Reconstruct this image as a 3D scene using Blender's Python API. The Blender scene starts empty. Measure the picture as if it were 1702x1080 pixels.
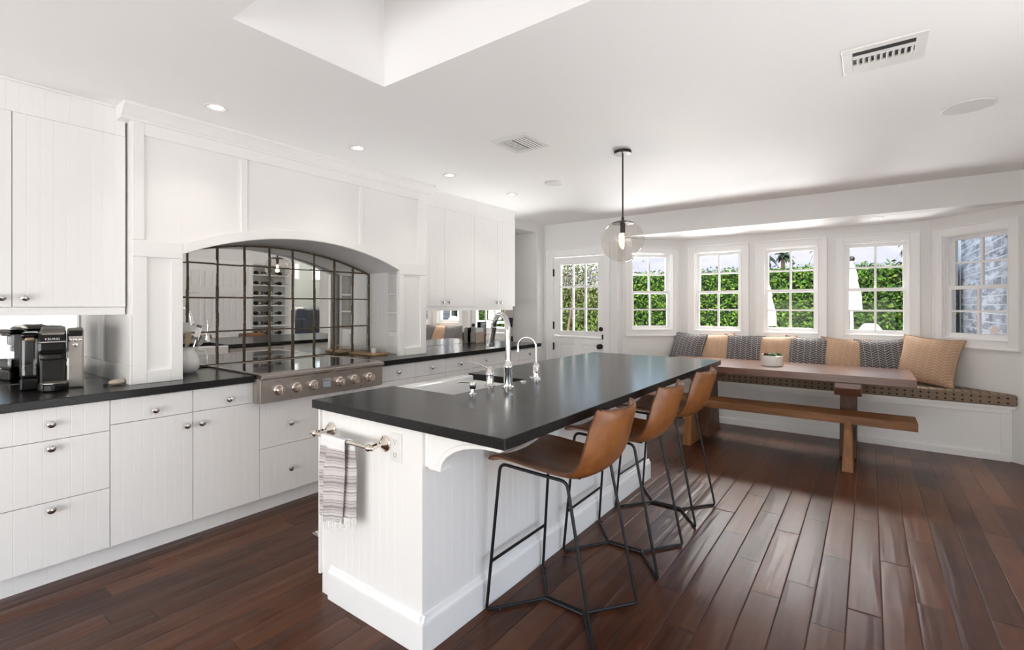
import bpy, bmesh, math, random
from math import sin, cos, pi, radians, sqrt
from mathutils import Vector, Matrix
random.seed(7)
scene = bpy.context.scene
COL = scene.collection

# ---------------------------------------------------------------- camera
FPX, CY = 802.6, 508.0                     # focal length and horizon row for the 1702 x 1080 frame
cam_d = bpy.data.cameras.new('camera'); cam = bpy.data.objects.new('camera', cam_d); COL.objects.link(cam)
cam_d.sensor_fit = 'HORIZONTAL'; cam_d.sensor_width = 36.0
cam_d.lens = 36.0 * FPX / 1702.0
cam_d.shift_x = 0.0; cam_d.shift_y = (CY - 540.0) / 1702.0
cam_d.clip_start = 0.05; cam_d.clip_end = 800
cam.location = (0, 0, 1.36)
YAW = radians(36.48)                       # view axis measured from +x towards +y
cam.rotation_euler = (pi / 2, 0, YAW - pi / 2)
scene.camera = cam

# ---------------------------------------------------------------- world, sun, daylight, fill lamps, exposure
w = bpy.data.worlds.new('sky'); scene.world = w; w.use_nodes = True
nt = w.node_tree; nt.nodes.clear()
o_ = nt.nodes.new('ShaderNodeOutputWorld'); b_ = nt.nodes.new('ShaderNodeBackground'); s_ = nt.nodes.new('ShaderNodeTexSky')
s_.sky_type = 'NISHITA'; s_.sun_disc = False; s_.sun_elevation = radians(52); s_.sun_rotation = radians(250)
s_.air_density = 1.0; s_.dust_density = 2.5; s_.altitude = 50
b_.inputs['Strength'].default_value = 0.40
nt.links.new(s_.outputs[0], b_.inputs[0]); nt.links.new(b_.outputs[0], o_.inputs[0])

def light(name, kind, loc, rot, energy, color=(1, 1, 1), size=None, size_y=None, **kw):
    d = bpy.data.lights.new(name, kind); d.energy = energy; d.color = color
    if kind == 'AREA':
        d.shape = 'RECTANGLE'; d.size = size; d.size_y = size_y or size
    for k, v in kw.items(): setattr(d, k, v)
    o = bpy.data.objects.new(name, d); COL.objects.link(o); o.location = loc; o.rotation_euler = rot
    return o
sun = light('sun', 'SUN', (-8, 3, 12), (0, 0, 0), 7.0, (1, .97, .93), angle=radians(1.0))
sun.rotation_euler = Vector((0.62, 0.12, -0.86)).to_track_quat('-Z', 'Y').to_euler()
# skylight's daylight as an area lamp; the other area lamps are added unseen fill
light('skylight_daylight', 'AREA', (1.24, 1.2, 3.28), (0, 0, 0), .4, (.98, .99, 1), .7, 1.6)
light('rear_fill_light', 'AREA', (-2.72, 1.2, .55), (0, -pi / 2 - radians(17), 0), 118, (1, .99, .978), 2.0, 3.6)  # fill lamp added behind the camera, aimed slightly upward
light('side_fill_light', 'AREA', (1.55, -1.75, .5), (pi / 2 + radians(50), 0, 0), 20, (1, .99, .978), 2.6, 1.8)  # fill lamp added beyond the right wall to lift ceiling and island
light('bay_low_fill', 'AREA', (8.75, 2.2, .36), (0, pi / 2 + radians(16), 0), 190, (1, .99, .97), 1.05, 3.6, spread=radians(88))  # added fill lamp hidden below sill height, throws light onto the ceiling
light('bay_high_fill', 'AREA', (7.35, 1.0, 2.75), (0, pi / 2 - radians(38), 0), 125, (1, .955, .90), .8, 2.0, spread=radians(84))  # added fill lamp above the sightline, brightens table and floor by the bay
scene.view_settings.view_transform = 'Standard'
scene.view_settings.look = 'None'
scene.view_settings.gamma = 1.0
scene.view_settings.exposure = 0.54
scene.view_settings.use_curve_mapping = False
scene.cycles.max_bounces = 14
scene.cycles.diffuse_bounces = 9
scene.cycles.transparent_max_bounces = 24
scene.cycles.sample_clamp_indirect = 6.0
scene.cycles.caustics_reflective = False
scene.cycles.caustics_refractive = False

# ---------------------------------------------------------------- materials
def lin(c):
    if isinstance(c, str):
        c = c.lstrip('#'); c = [int(c[i:i + 2], 16) / 255 for i in (0, 2, 4)]
        c = [x / 12.92 if x <= .04045 else ((x + .055) / 1.055) ** 2.4 for x in c]
    return (c[0], c[1], c[2], 1)
class NT:
    def __init__(s, name):
        s.m = bpy.data.materials.new(name); s.m.use_nodes = True; s.t = s.m.node_tree; s.t.nodes.clear()
        s.out = s.n('OutputMaterial')
    def n(s, kind, **kw):
        x = s.t.nodes.new('ShaderNode' + kind)
        for k, v in kw.items(): setattr(x, k, v)
        return x
    def l(s, a, b): s.t.links.new(a, b)
    def math(s, op, a, b=None, c=None):
        x = s.n('Math', operation=op)
        for i, v in enumerate((a, b, c)):
            if v is None: continue
            if isinstance(v, (int, float)): x.inputs[i].default_value = v
            else: s.l(v, x.inputs[i])
        return x.outputs[0]
    def mix(s, fac, a, b, kind='MIX'):
        x = s.n('MixRGB', blend_type=kind)
        for i, v in enumerate((fac, a, b)):
            if isinstance(v, (int, float)): x.inputs[i].default_value = v
            elif isinstance(v, tuple): x.inputs[i].default_value = v
            else: s.l(v, x.inputs[i])
        return x.outputs[0]
    def noise(s, vec, scale, detail=3, rough=.5, dist=0):
        x = s.n('TexNoise'); x.inputs['Scale'].default_value = scale; x.inputs['Detail'].default_value = detail
        x.inputs['Roughness'].default_value = rough; x.inputs['Distortion'].default_value = dist
        s.l(vec, x.inputs['Vector']); return x.outputs['Fac']
    def map(s, vec, scale=(1, 1, 1), loc=(0, 0, 0), rot=(0, 0, 0)):
        x = s.n('Mapping'); x.inputs['Scale'].default_value = scale; x.inputs['Location'].default_value = loc; x.inputs['Rotation'].default_value = rot
        s.l(vec, x.inputs['Vector']); return x.outputs[0]
    def obj(s): return s.n('TexCoord').outputs['Object']
    def pos(s): return s.n('NewGeometry').outputs['Position']
    def ramp(s, fac, stops, interp='LINEAR'):
        x = s.n('ValToRGB'); r = x.color_ramp; r.interpolation = interp
        r.elements[0].position, r.elements[0].color = stops[0]
        r.elements[1].position, r.elements[1].color = stops[1]
        for p, c in stops[2:]:
            e = r.elements.new(p); e.color = c
        s.l(fac, x.inputs[0]); return x.outputs[0]
    def bsdf(s, color, rough=.5, metal=0, bump=None, bs=.2, bd=.01, **kw):
        p = s.n('BsdfPrincipled')
        for k, v in (('Base Color', color), ('Roughness', rough), ('Metallic', metal)):
            if isinstance(v, (int, float, tuple)): p.inputs[k].default_value = v
            else: s.l(v, p.inputs[k])
        for k, v in kw.items(): p.inputs[k.replace('_', ' ')].default_value = v
        if bump is not None:
            b = s.n('Bump'); b.inputs['Strength'].default_value = bs; b.inputs['Distance'].default_value = bd
            s.l(bump, b.inputs['Height']); s.l(b.outputs[0], p.inputs['Normal'])
        s.l(p.outputs[0], s.out.inputs[0]); return p
def flat(name, c, rough=.5, metal=0, **kw):
    t = NT(name); t.bsdf(lin(c), rough, metal, **kw); return t.m
def paint(name, c, rough=.45, scale=60, bs=.03):
    t = NT(name); v = t.pos(); t.bsdf(lin(c), rough, 0, t.noise(v, scale, 2), bs, .002); return t.m
def emit(name, c, strength):
    t = NT(name); e = t.n('Emission'); e.inputs[0].default_value = lin(c); e.inputs[1].default_value = strength
    t.l(e.outputs[0], t.out.inputs[0]); return t.m
def glassy(name, tint=(1, 1, 1), refl=.06, rough=0.0, edge=.5):
    t = NT(name); tr = t.n('BsdfTransparent'); tr.inputs[0].default_value = lin(tint)
    g = t.n('BsdfGlossy'); g.inputs['Roughness'].default_value = rough
    lw = t.n('LayerWeight'); lw.inputs['Blend'].default_value = .35
    f = t.math('MULTIPLY_ADD', t.math('POWER', lw.outputs['Facing'], 3.0), edge, refl)
    m = t.n('MixShader'); t.l(f, m.inputs[0]); t.l(tr.outputs[0], m.inputs[1]); t.l(g.outputs[0], m.inputs[2])
    t.l(m.outputs[0], t.out.inputs[0]); return t.m
def wood(name, c1, c2, axis='x', rough=.35, scale=1.0, coat=0.0, spec=.5):
    t = NT(name); v = t.obj()
    sc = {'x': (1.2, 14, 14), 'y': (14, 1.2, 14), 'z': (14, 14, 1.2)}[axis]
    mv = t.map(v, tuple(k * scale for k in sc))
    n = t.noise(mv, 2.2, 6, .6, .8); n2 = t.noise(t.map(v, (2, 2, 2)), 1.6, 2)
    f = t.math('ADD', t.math('MULTIPLY', n, .8), t.math('MULTIPLY', n2, .25))
    col = t.ramp(f, [(.35, lin(c1)), (.68, lin(c2))])
    t.bsdf(col, rough, 0, n, .08, .003, Coat_Weight=coat, Coat_Roughness=.15, Specular_IOR_Level=spec); return t.m

M = {}
M['cab'] = paint('white_cabinet_paint', (.85, .84, .825), .33)
M['trimw'] = paint('white_trim_paint', (.86, .855, .845), .35)
M['wall'] = paint('warm_white_wall_paint', (.79, .785, .77), .6)
M['ceil'] = paint('ceiling_paint', (.90, .895, .89), .8)
M['white_plastic'] = flat('white_plastic', (.78, .77, .75), .35)
M['fireclay'] = flat('white_fireclay', (.82, .815, .80), .12)
M['porcelain'] = flat('white_porcelain', (.78, .76, .73), .08)
M['chrome'] = flat('polished_chrome', (.70, .685, .67), .07, 1)
M['nickel'] = flat('polished_nickel', (.80, .73, .65), .12, 1)
M['dark_metal'] = flat('oil_rubbed_bronze', (.035, .028, .024), .4, .7)
M['black_metal'] = flat('matte_black_metal', (.018, .018, .019), .42, .6)
M['black_plastic'] = flat('glossy_black_plastic', (.008, .0075, .0075), .14, Specular_IOR_Level=.3)
M['black_satin'] = flat('satin_black_plastic', (.012, .011, .010), .38, Specular_IOR_Level=.3)
M['black_glass'] = flat('black_ceramic_glass', (.012, .012, .012), .04)
M['silver'] = flat('silver_plastic', (.52, .49, .44), .32, .7)
M['gold_lid'] = flat('smoked_tan_lid', (.42, .30, .18), .3, .4)
M['mirror'] = flat('mirror_silver', (.93, .93, .915), .012, 1)
M['glass'] = glassy('clear_window_glass', (.98, .985, .985), .003, 0, .08)
M['smoke_plastic'] = glassy('clear_plastic_tank', (.66, .66, .67), .05, .05, .4)
M['clear_glass'] = glassy('clear_drinking_glass', (.93, .94, .94), .06, 0, .6)
M['light_on'] = emit('lit_lamp_lens', (1, .93, .82), 6.0)
M['led_bay'] = emit('bay_lamp_lens', (1, .98, .94), 1.6)
M['filament'] = emit('glowing_filament', (1, .62, .28), 38)
M['display'] = flat('grey_display', (.42, .46, .52), .2)
M['ink'] = flat('dark_ink', (.03, .03, .03), .5)
M['logo'] = flat('pale_logo_print', (.75, .75, .75), .4)
M['succ_green'] = flat('succulent_green', (.09, .19, .05), .5)
M['succ_red'] = flat('succulent_burgundy', (.13, .035, .03), .5)
M['succ_grey'] = flat('succulent_grey_green', (.25, .33, .25), .5)
M['soil'] = flat('dark_soil', (.03, .02, .015), .9)
M['bottle'] = flat('dark_bottle_glass', (.012, .012, .008), .12)
M['bottle_label'] = flat('pale_bottle_label', (.65, .60, .52), .6)
M['sofa'] = flat('slate_blue_upholstery', (.11, .125, .16), .85)
M['sofa_pillow'] = flat('ivory_upholstery', (.62, .60, .55), .85)
M['sage'] = paint('pale_sage_wall_paint', (.50, .53, .50), .7)
M['canvas'] = flat('white_canvas', (.80, .79, .77), .8)
M['outdoor_white'] = flat('white_outdoor_cushion', (.80, .80, .80), .8)
M['concrete'] = paint('pale_paving', (.60, .58, .55), .9, 8, .1)
M['stucco'] = paint('white_stucco', (.74, .73, .70), .9, 20, .1)
M['roof'] = flat('grey_roof_shingle', (.34, .33, .34), .9)
M['stone'] = paint('beige_stone', (.52, .44, .36), .5, 30, .1)
M['paper'] = flat('white_paper', (.82, .81, .79), .8)
M['red_led'] = flat('red_indicator', (.35, .03, .02), .3)
M['rubber'] = flat('dark_rubber', (.02, .02, .02), .7)
M['bark'] = flat('brown_bark', (.12, .08, .055), .9)
M['clear_lid'] = flat('frosted_white_plastic', (.7, .7, .68), .25)

def m_steel():
    t = NT('brushed_stainless'); v = t.pos(); n = t.noise(t.map(v, (3, 3, 260)), 6, 2)
    t.bsdf(lin((.50, .455, .42)), t.math('MULTIPLY_ADD', n, .08, .29), 1, n, .03, .001); return t.m
M['steel'] = m_steel()
def m_granite():
    t = NT('honed_black_granite'); v = t.pos()
    n = t.noise(v, 420, 2, .7); c = t.ramp(n, [(.45, lin((.011, .0105, .011))), (.72, lin((.042, .040, .040)))])
    r = t.math('MULTIPLY_ADD', t.noise(v, 70, 2), .06, .175)
    t.bsdf(c, r, 0, n, .015, .001, Specular_IOR_Level=.20); return t.m
M['granite'] = m_granite()

def m_floor():
    t = NT('hand_scraped_dark_floorboards'); p = t.pos()
    sx = t.n('SeparateXYZ'); t.l(p, sx.inputs[0]); X, Y = sx.outputs[0], sx.outputs[1]
    W, L = .126, 1.05
    yr = t.math('ADD', t.math('DIVIDE', Y, W), 40.37)
    row = t.math('FLOOR', yr); fy = t.math('FRACT', yr)
    wn = t.n('TexWhiteNoise', noise_dimensions='1D'); t.l(row, wn.inputs['W'])
    xs = t.math('DIVIDE', t.math('ADD', X, t.math('MULTIPLY_ADD', wn.outputs['Value'], 7.0, 30.0)), L)
    # uneven board lengths inside a row
    wob = t.math('MULTIPLY', t.math('SINE', t.math('MULTIPLY_ADD', xs, 2.1, t.math('MULTIPLY', row, 1.7))), .26)
    xr = t.math('ADD', xs, wob)
    colm = t.math('FLOOR', xr); fx = t.math('FRACT', xr)
    cv = t.n('CombineXYZ'); t.l(row, cv.inputs[0]); t.l(colm, cv.inputs[1])
    wn2 = t.n('TexWhiteNoise', noise_dimensions='3D'); t.l(cv.outputs[0], wn2.inputs['Vector'])
    rnd = wn2.outputs['Value']
    off = t.n('VectorMath', operation='ADD'); t.l(p, off.inputs[0])
    sc = t.n('VectorMath', operation='SCALE'); t.l(wn2.outputs['Color'], sc.inputs[0]); sc.inputs['Scale'].default_value = 9
    t.l(sc.outputs[0], off.inputs[1]); pv = off.outputs[0]
    grain = t.noise(t.map(pv, (1.1, 11, 1)), 2.0, 6, .58, .7)
    fig = t.noise(t.map(pv, (3.2, 5.0, 1)), 1.7, 3, .5, .6)
    f = t.math('ADD', t.math('MULTIPLY', grain, .40), t.math('ADD', t.math('MULTIPLY', fig, .34), t.math('MULTIPLY', rnd, .26)))
    c = t.ramp(f, [(.30, lin((.034, .0112, .0055))), (.48, lin((.076, .027, .0130))), (.64, lin((.112, .043, .020))), (.80, lin((.165, .072, .034)))])
    ey = t.math('MULTIPLY', t.math('MINIMUM', fy, t.math('SUBTRACT', 1.0, fy)), W)
    ex = t.math('MULTIPLY', t.math('MINIMUM', fx, t.math('SUBTRACT', 1.0, fx)), L)
    e = t.math('MINIMUM', ey, ex)
    gap = t.math('SMOOTH_MIN', t.math('DIVIDE', e, .0035), 1.0, .2)
    gapc = t.math('MINIMUM', t.math('DIVIDE', e, .0016), 1.0)
    c = t.mix(gapc, lin((.010, .005, .004)), c)
    scr = t.noise(t.map(pv, (1.2, 16, 1)), 1.5, 1, .4, .3)
    scr2 = t.noise(t.map(pv, (4, 5, 1)), 1.2, 0, .4)
    cup = t.math('MULTIPLY', t.math('POWER', t.math('ABSOLUTE', t.math('SUBTRACT', fy, .5)), 2.2), -1.4)
    h = t.math('ADD', t.math('ADD', t.math('MULTIPLY', scr, .85), t.math('MULTIPLY', scr2, .30)), t.math('ADD', t.math('MULTIPLY', gap, .5), t.math('ADD', cup, t.math('MULTIPLY', grain, .0))))
    r = t.math('MULTIPLY_ADD', fig, .07, .282)
    t.bsdf(c, r, 0, h, .70, .0065, Specular_IOR_Level=.27); return t.m
M['floor'] = m_floor()

def m_leather():
    t = NT('caramel_leather'); v = t.obj(); n = t.noise(v, 7, 4, .6); n2 = t.noise(v, 140, 2)
    c = t.ramp(n, [(.32, lin((.155, .052, .014))), (.70, lin((.295, .112, .030)))])
    t.bsdf(c, .36, 0, n2, .08, .002, Specular_IOR_Level=.5); return t.m
M['leather'] = m_leather()
M['leather_piping'] = flat('dark_leather_piping', (.09, .03, .012), .45)

def m_chevron(name, base, line, lw=.085):
    t = NT(name); v = t.obj(); s = t.n('SeparateXYZ'); t.l(v, s.inputs[0]); X, Z = s.outputs[0], s.outputs[2]
    jit = t.math('MULTIPLY', t.noise(v, 9, 2), .012)
    u = t.math('ADD', t.math('DIVIDE', t.math('ADD', X, jit), .058), 20.5)
    cf, fu = t.math('FLOOR', u), t.math('FRACT', u)
    par = t.math('MODULO', cf, 2.0)
    tri = t.math('ABSOLUTE', t.math('SUBTRACT', par, fu))
    q = t.math('FRACT', t.math('ADD', t.math('DIVIDE', t.math('ADD', Z, jit), .026), t.math('MULTIPLY_ADD', tri, 1.3, 50)))
    d = t.math('LESS_THAN', q, lw * 2.6)
    vl = t.math('LESS_THAN', fu, lw * .62)
    m = t.math('MAXIMUM', d, vl)
    n = t.noise(v, 30, 3)
    b2 = t.mix(t.math('MULTIPLY', n, .35), lin(base), lin(tuple(x * .6 for x in base)))
    wv = t.noise(v, 400, 1)
    t.bsdf(t.mix(m, b2, lin(line)), .85, 0, wv, .1, .002); return t.m
M['cush_grey'] = m_chevron('charcoal_chevron_fabric', (.072, .07, .082), (.42, .38, .35))
M['cush_tan'] = m_chevron('tan_chevron_fabric', (.47, .30, .195), (.60, .44, .32), .06)
M['piping_dark'] = flat('dark_cushion_edge', (.05, .048, .055), .8)
M['piping_tan'] = flat('tan_cushion_edge', (.30, .19, .11), .8)
def m_pad():
    t = NT('dotted_seat_pad_fabric'); p = t.pos(); s = t.n('SeparateXYZ'); t.l(p, s.inputs[0])
    g = .058
    u = t.math('ADD', t.math('DIVIDE', s.outputs[1], g), 60.2)
    a = t.math('ADD', t.math('DIVIDE', t.math('ADD', s.outputs[2], t.math('MULTIPLY', s.outputs[0], 1.0)), g * .72), 60.3)
    fu = t.math('SUBTRACT', t.math('FRACT', u), .5); fa = t.math('SUBTRACT', t.math('FRACT', a), .5)
    d = t.math('SQRT', t.math('ADD', t.math('MULTIPLY', fu, fu), t.math('MULTIPLY', fa, fa)))
    dot = t.math('LESS_THAN', d, .17)
    gl = t.math('LESS_THAN', t.math('ABSOLUTE', fu), .035)
    n = t.noise(p, 90, 2)
    c = t.mix(n, lin((.30, .22, .155)), lin((.20, .145, .10)))
    c = t.mix(t.math('MULTIPLY', gl, .35), c, lin((.08, .06, .05)))
    t.bsdf(t.mix(dot, c, lin((.015, .012, .012))), .9, 0, n, .1, .002); return t.m
M['pad'] = m_pad()
def m_towel():
    t = NT('striped_cotton_towel'); v = t.obj(); s = t.n('SeparateXYZ'); t.l(v, s.inputs[0]); Z = s.outputs[2]
    z = t.math('MULTIPLY', Z, -1.0)
    n = t.noise(t.map(v, (30, 30, 160)), 3, 2)
    P = .105
    f1 = t.math('FRACT', t.math('DIVIDE', t.math('SUBTRACT', z, .035), P))
    def bandm(a, b): return t.math('MULTIPLY', t.math('GREATER_THAN', f1, a), t.math('LESS_THAN', f1, b))
    dark = None
    for a, b in ((.06, .10), (.17, .20), (.30, .40), (.45, .48), (.58, .60), (.70, .77), (.84, .86)):
        m = bandm(a, b); dark = m if dark is None else t.math('MAXIMUM', dark, m)
    beige = t.mix(bandm(.12, .56), lin((.60, .565, .55)), lin((.50, .455, .44)))
    top = t.math('GREATER_THAN', z, .035)
    dk = t.math('MULTIPLY', t.math('MULTIPLY', dark, top), t.math('MULTIPLY_ADD', n, .7, .35))
    c = t.mix(dk, t.mix(top, lin((.78, .78, .78)), beige), lin((.20, .185, .19)))
    t.bsdf(c, .9, 0, t.noise(v, 260, 2), .25, .002); return t.m
M['towel'] = m_towel()
def m_leaf(name, cs):
    t = NT(name); g = t.n('NewGeometry')
    st = [(i / (len(cs) - 1), lin(c)) for i, c in enumerate(cs)]
    c = t.ramp(g.outputs['Random Per Island'], st)
    p = t.bsdf(c, .65, Specular_IOR_Level=.2)
    return t.m
M['leaf'] = m_leaf('hedge_leaves', [(.005, .017, .002), (.015, .045, .003), (.032, .085, .006), (.060, .125, .010), (.105, .155, .018)])
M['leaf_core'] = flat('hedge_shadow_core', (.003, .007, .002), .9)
M['blossom'] = m_leaf('blossom_leaves', [(.12, .08, .07), (.07, .10, .02), (.17, .12, .10), (.10, .14, .03), (.04, .07, .015)])
M['palm'] = m_leaf('palm_leaves', [(.010, .018, .010), (.02, .035, .015)])
M['yellowleaf'] = m_leaf('shrub_leaves', [(.03, .06, .008), (.08, .115, .02), (.12, .15, .04)])
def m_hill():
    t = NT('hazy_hillside'); p = t.pos(); n = t.noise(p, .06, 5, .6)  # distance haze is put into the lavender-grey base colour
    t.bsdf(t.ramp(n, [(.35, lin((.135, .135, .155))), (.65, lin((.17, .165, .185)))]), 1.0); return t.m
M['hill'] = m_hill()
def m_brick():
    t = NT('whitewashed_brick'); p = t.pos(); s = t.n('SeparateXYZ'); t.l(p, s.inputs[0])
    c = t.n('CombineXYZ'); t.l(s.outputs[0], c.inputs[0]); t.l(s.outputs[2], c.inputs[1])
    b = t.n('TexBrick'); t.l(c.outputs[0], b.inputs['Vector']); b.inputs['Scale'].default_value = 1
    b.inputs['Brick Width'].default_value = .42; b.inputs['Row Height'].default_value = .098; b.inputs['Mortar Size'].default_value = .007
    b.inputs['Color1'].default_value = lin((.24, .24, .25)); b.inputs['Color2'].default_value = lin((.10, .10, .11)); b.inputs['Mortar'].default_value = lin((.40, .40, .41))
    n = t.noise(t.map(p, (.2, 1, 1)), 11, 4, .65); col = t.mix(t.ramp(n, [(.46, (0, 0, 0, 1)), (.60, (1, 1, 1, 1))]), b.outputs['Color'], lin((.38, .38, .40)))
    n2 = t.noise(t.map(p, (.2, 1, 1)), 5, 2); col = t.mix(t.ramp(n2, [(.70, (0, 0, 0, 1)), (.76, (1, 1, 1, 1))]), col, lin((.30, .22, .17)))
    t.bsdf(col, .9, 0, b.outputs['Fac'], -.5, .006); return t.m
M['brick'] = m_brick()
def m_iron():
    t = NT('weathered_iron_lattice'); p = t.pos(); n = t.noise(p, 55, 5, .7)
    t.bsdf(t.ramp(n, [(.34, lin((.050, .035, .020))), (.56, lin((.135, .095, .055))), (.72, lin((.32, .26, .17)))]), .55, .35, n, .5, .004); return t.m
M['iron'] = m_iron()
def m_stripe():
    t = NT('navy_striped_fabric'); p = t.pos(); s = t.n('SeparateXYZ'); t.l(p, s.inputs[0])
    f = t.math('FRACT', t.math('ADD', t.math('DIVIDE', s.outputs[2], .262), -.02))
    t.bsdf(t.mix(t.math('LESS_THAN', f, .52), lin((.60, .55, .50)), lin((.006, .018, .045))), .85); return t.m
M['stripe'] = m_stripe()
def m_photo():
    t = NT('grey_photograph'); v = t.obj(); n = t.noise(v, 45, 5, .6)
    t.bsdf(t.ramp(n, [(.38, lin((.10, .10, .12))), (.60, lin((.45, .45, .48)))]), .3); return t.m
M['photo'] = m_photo()
def m_mat():
    t = NT('grey_patterned_mat'); p = t.pos(); w1 = t.n('TexWave'); w1.inputs['Scale'].default_value = 6; w1.inputs['Distortion'].default_value = 6; t.l(p, w1.inputs['Vector'])
    t.bsdf(t.ramp(w1.outputs['Fac'], [(.45, lin((.62, .60, .59))), (.55, lin((.22, .19, .19)))], 'CONSTANT'), .9); return t.m
M['mat'] = m_mat()
M['table'] = wood('reddish_walnut', (.085, .034, .020), (.185, .082, .048), 'y', .28, 1.0, .35)
M['table_z'] = wood('reddish_walnut_upright', (.050, .019, .008), (.115, .046, .020), 'z', .45, spec=.25)
M['benchw'] = wood('honey_walnut', (.105, .040, .013), (.235, .100, .036), 'y', .42, 1.0, .05, .3)
M['benchw_z'] = wood('honey_walnut_upright', (.15, .058, .017), (.30, .128, .043), 'z', .48, spec=.25)
M['board'] = wood('pale_beech', (.36, .22, .11), (.52, .35, .19), 'y', .5)
M['holder'] = wood('pale_maple', (.42, .32, .22), (.56, .44, .31), 'z', .5)

# ---------------------------------------------------------------- mesh builder
class MB:
    def __init__(s): s.v = []; s.f = []
    def add(s, v, f):
        k = len(s.v); s.v += [tuple(p) for p in v]; s.f += [tuple(i + k for i in q) for q in f]; return s
    def box(s, x0, x1, y0, y1, z0, z1):
        e = (len(s.v) // 8 % 40) * 1.6e-5          # keeps overlapping boxes from sharing a plane
        x0 += e; x1 -= e; y0 += e; y1 -= e; z0 += e; z1 -= e
        return s.add([(x0, y0, z0), (x1, y0, z0), (x1, y1, z0), (x0, y1, z0), (x0, y0, z1), (x1, y0, z1), (x1, y1, z1), (x0, y1, z1)],
                     [(0, 3, 2, 1), (4, 5, 6, 7), (0, 1, 5, 4), (1, 2, 6, 5), (2, 3, 7, 6), (3, 0, 4, 7)])
    def prism(s, poly, a, b, axis='z'):
        """poly = 2D outline; extruded from a to b along axis ('z': (x,y), 'y': (x,z), 'x': (y,z))"""
        def P(p, h):
            return {'z': (p[0], p[1], h), 'y': (p[0], h, p[1]), 'x': (h, p[0], p[1])}[axis]
        n = len(poly); v = [P(p, a) for p in poly] + [P(p, b) for p in poly]
        f = [tuple(range(n - 1, -1, -1)), tuple(range(n, 2 * n))] + [(i, (i + 1) % n, n + (i + 1) % n, n + i) for i in range(n)]
        return s.add(v, f)
    def tube(s, pts, r, seg=10, closed=False):
        pts = [Vector(p) for p in pts]; n = len(pts); rs = r if isinstance(r, (list, tuple)) else [r] * n
        T = []
        for i in range(n):
            if closed: d = pts[(i + 1) % n] - pts[i - 1]
            else: d = pts[min(i + 1, n - 1)] - pts[max(i - 1, 0)]
            T.append(d.normalized())
        u = T[0].orthogonal().normalized(); v = []
        for i in range(n):
            u = (u - T[i] * u.dot(T[i])); u = u.normalized() if u.length > 1e-6 else T[i].orthogonal().normalized()
            b = T[i].cross(u)
            for k in range(seg):
                a = 2 * pi * k / seg; v.append(pts[i] + (u * cos(a) + b * sin(a)) * rs[i])
        f = []
        for i in range(n if closed else n - 1):
            for k in range(seg):
                j = (i + 1) % n; f.append((i * seg + k, i * seg + (k + 1) % seg, j * seg + (k + 1) % seg, j * seg + k))
        if not closed: f += [tuple(range(seg - 1, -1, -1)), tuple(range((n - 1) * seg, n * seg))]
        return s.add(v, f)
    def lathe(s, prof, o=(0, 0, 0), axis=(0, 0, 1), seg=24, capped=True):
        ax = Vector(axis).normalized(); u = ax.orthogonal().normalized(); b = ax.cross(u); o = Vector(o); v = []
        for r, h in prof:
            for k in range(seg):
                a = 2 * pi * k / seg; v.append(o + ax * h + (u * cos(a) + b * sin(a)) * max(r, 1e-5))
        f = []; n = len(prof)
        for i in range(n - 1):
            for k in range(seg): f.append((i * seg + k, i * seg + (k + 1) % seg, (i + 1) * seg + (k + 1) % seg, (i + 1) * seg + k))
        if capped: f += [tuple(range(seg - 1, -1, -1)), tuple(range((n - 1) * seg, n * seg))]
        return s.add(v, f)
    def grid(s, fn, nu, nv, cu=False, flip=False):
        v = [fn(i / nu, j / nv) for j in range(nv + 1) for i in range(nu + 1)]
        q = lambda i, j: j * (nu + 1) + i
        return s.add(v, [(q(i, j), q(i + 1, j), q(i + 1, j + 1), q(i, j + 1)) for j in range(nv) for i in range(nu)])
    def ball(s, c, r, seg=16, rings=10, sc=(1, 1, 1)):
        v = [(c[0], c[1], c[2] - r * sc[2])]; f = []
        for j in range(1, rings):
            t = -pi / 2 + pi * j / rings
            for k in range(seg):
                a = 2 * pi * k / seg; v.append((c[0] + r * sc[0] * cos(t) * cos(a), c[1] + r * sc[1] * cos(t) * sin(a), c[2] + r * sc[2] * sin(t)))
        v.append((c[0], c[1], c[2] + r * sc[2])); L = len(v) - 1
        for k in range(seg):
            f.append((0, 1 + (k + 1) % seg, 1 + k)); f.append((L, L - seg + k, L - seg + (k + 1) % seg))
        for j in range(rings - 2):
            for k in range(seg):
                a = 1 + j * seg; f.append((a + k, a + (k + 1) % seg, a + seg + (k + 1) % seg, a + seg + k))
        return s.add(v, f)
    def xf(s, m):
        s.v = [tuple(m @ Vector(p)) for p in s.v]; return s
    def mesh(s, name, mat, smooth=False, merge=False, recalc=True):
        me = bpy.data.meshes.new(name); me.from_pydata(s.v, [], s.f)
        if recalc or merge:
            bm = bmesh.new(); bm.from_mesh(me)
            if merge: bmesh.ops.remove_doubles(bm, verts=bm.verts, dist=1e-5)
            if recalc: bmesh.ops.recalc_face_normals(bm, faces=bm.faces)
            bm.to_mesh(me); bm.free()
        me.materials.append(mat)
        if smooth:
            me.shade_smooth(); me.set_sharp_from_angle(angle=radians(40))
        return me
    def build(s, name, mat, parent=None, bevel=0, smooth=False, sub=0, solid=0, local=False, seg=2, merge=False, label=None):
        o = bpy.data.objects.new(name, s.mesh(name, M[mat] if isinstance(mat, str) else mat, smooth, merge)); COL.objects.link(o)
        if parent is not None:
            o.parent = parent
            if not local and parent.parent is None: o.location = -parent.location
        if solid:
            m = o.modifiers.new('solid', 'SOLIDIFY'); m.thickness = solid; m.offset = 0
        if sub:
            m = o.modifiers.new('sub', 'SUBSURF'); m.levels = sub; m.render_levels = sub
        if bevel:
            m = o.modifiers.new('bevel', 'BEVEL'); m.width = bevel; m.segments = seg; m.limit_method = 'ANGLE'; m.angle_limit = radians(35)
        if label: o['label'] = label
        return o
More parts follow.
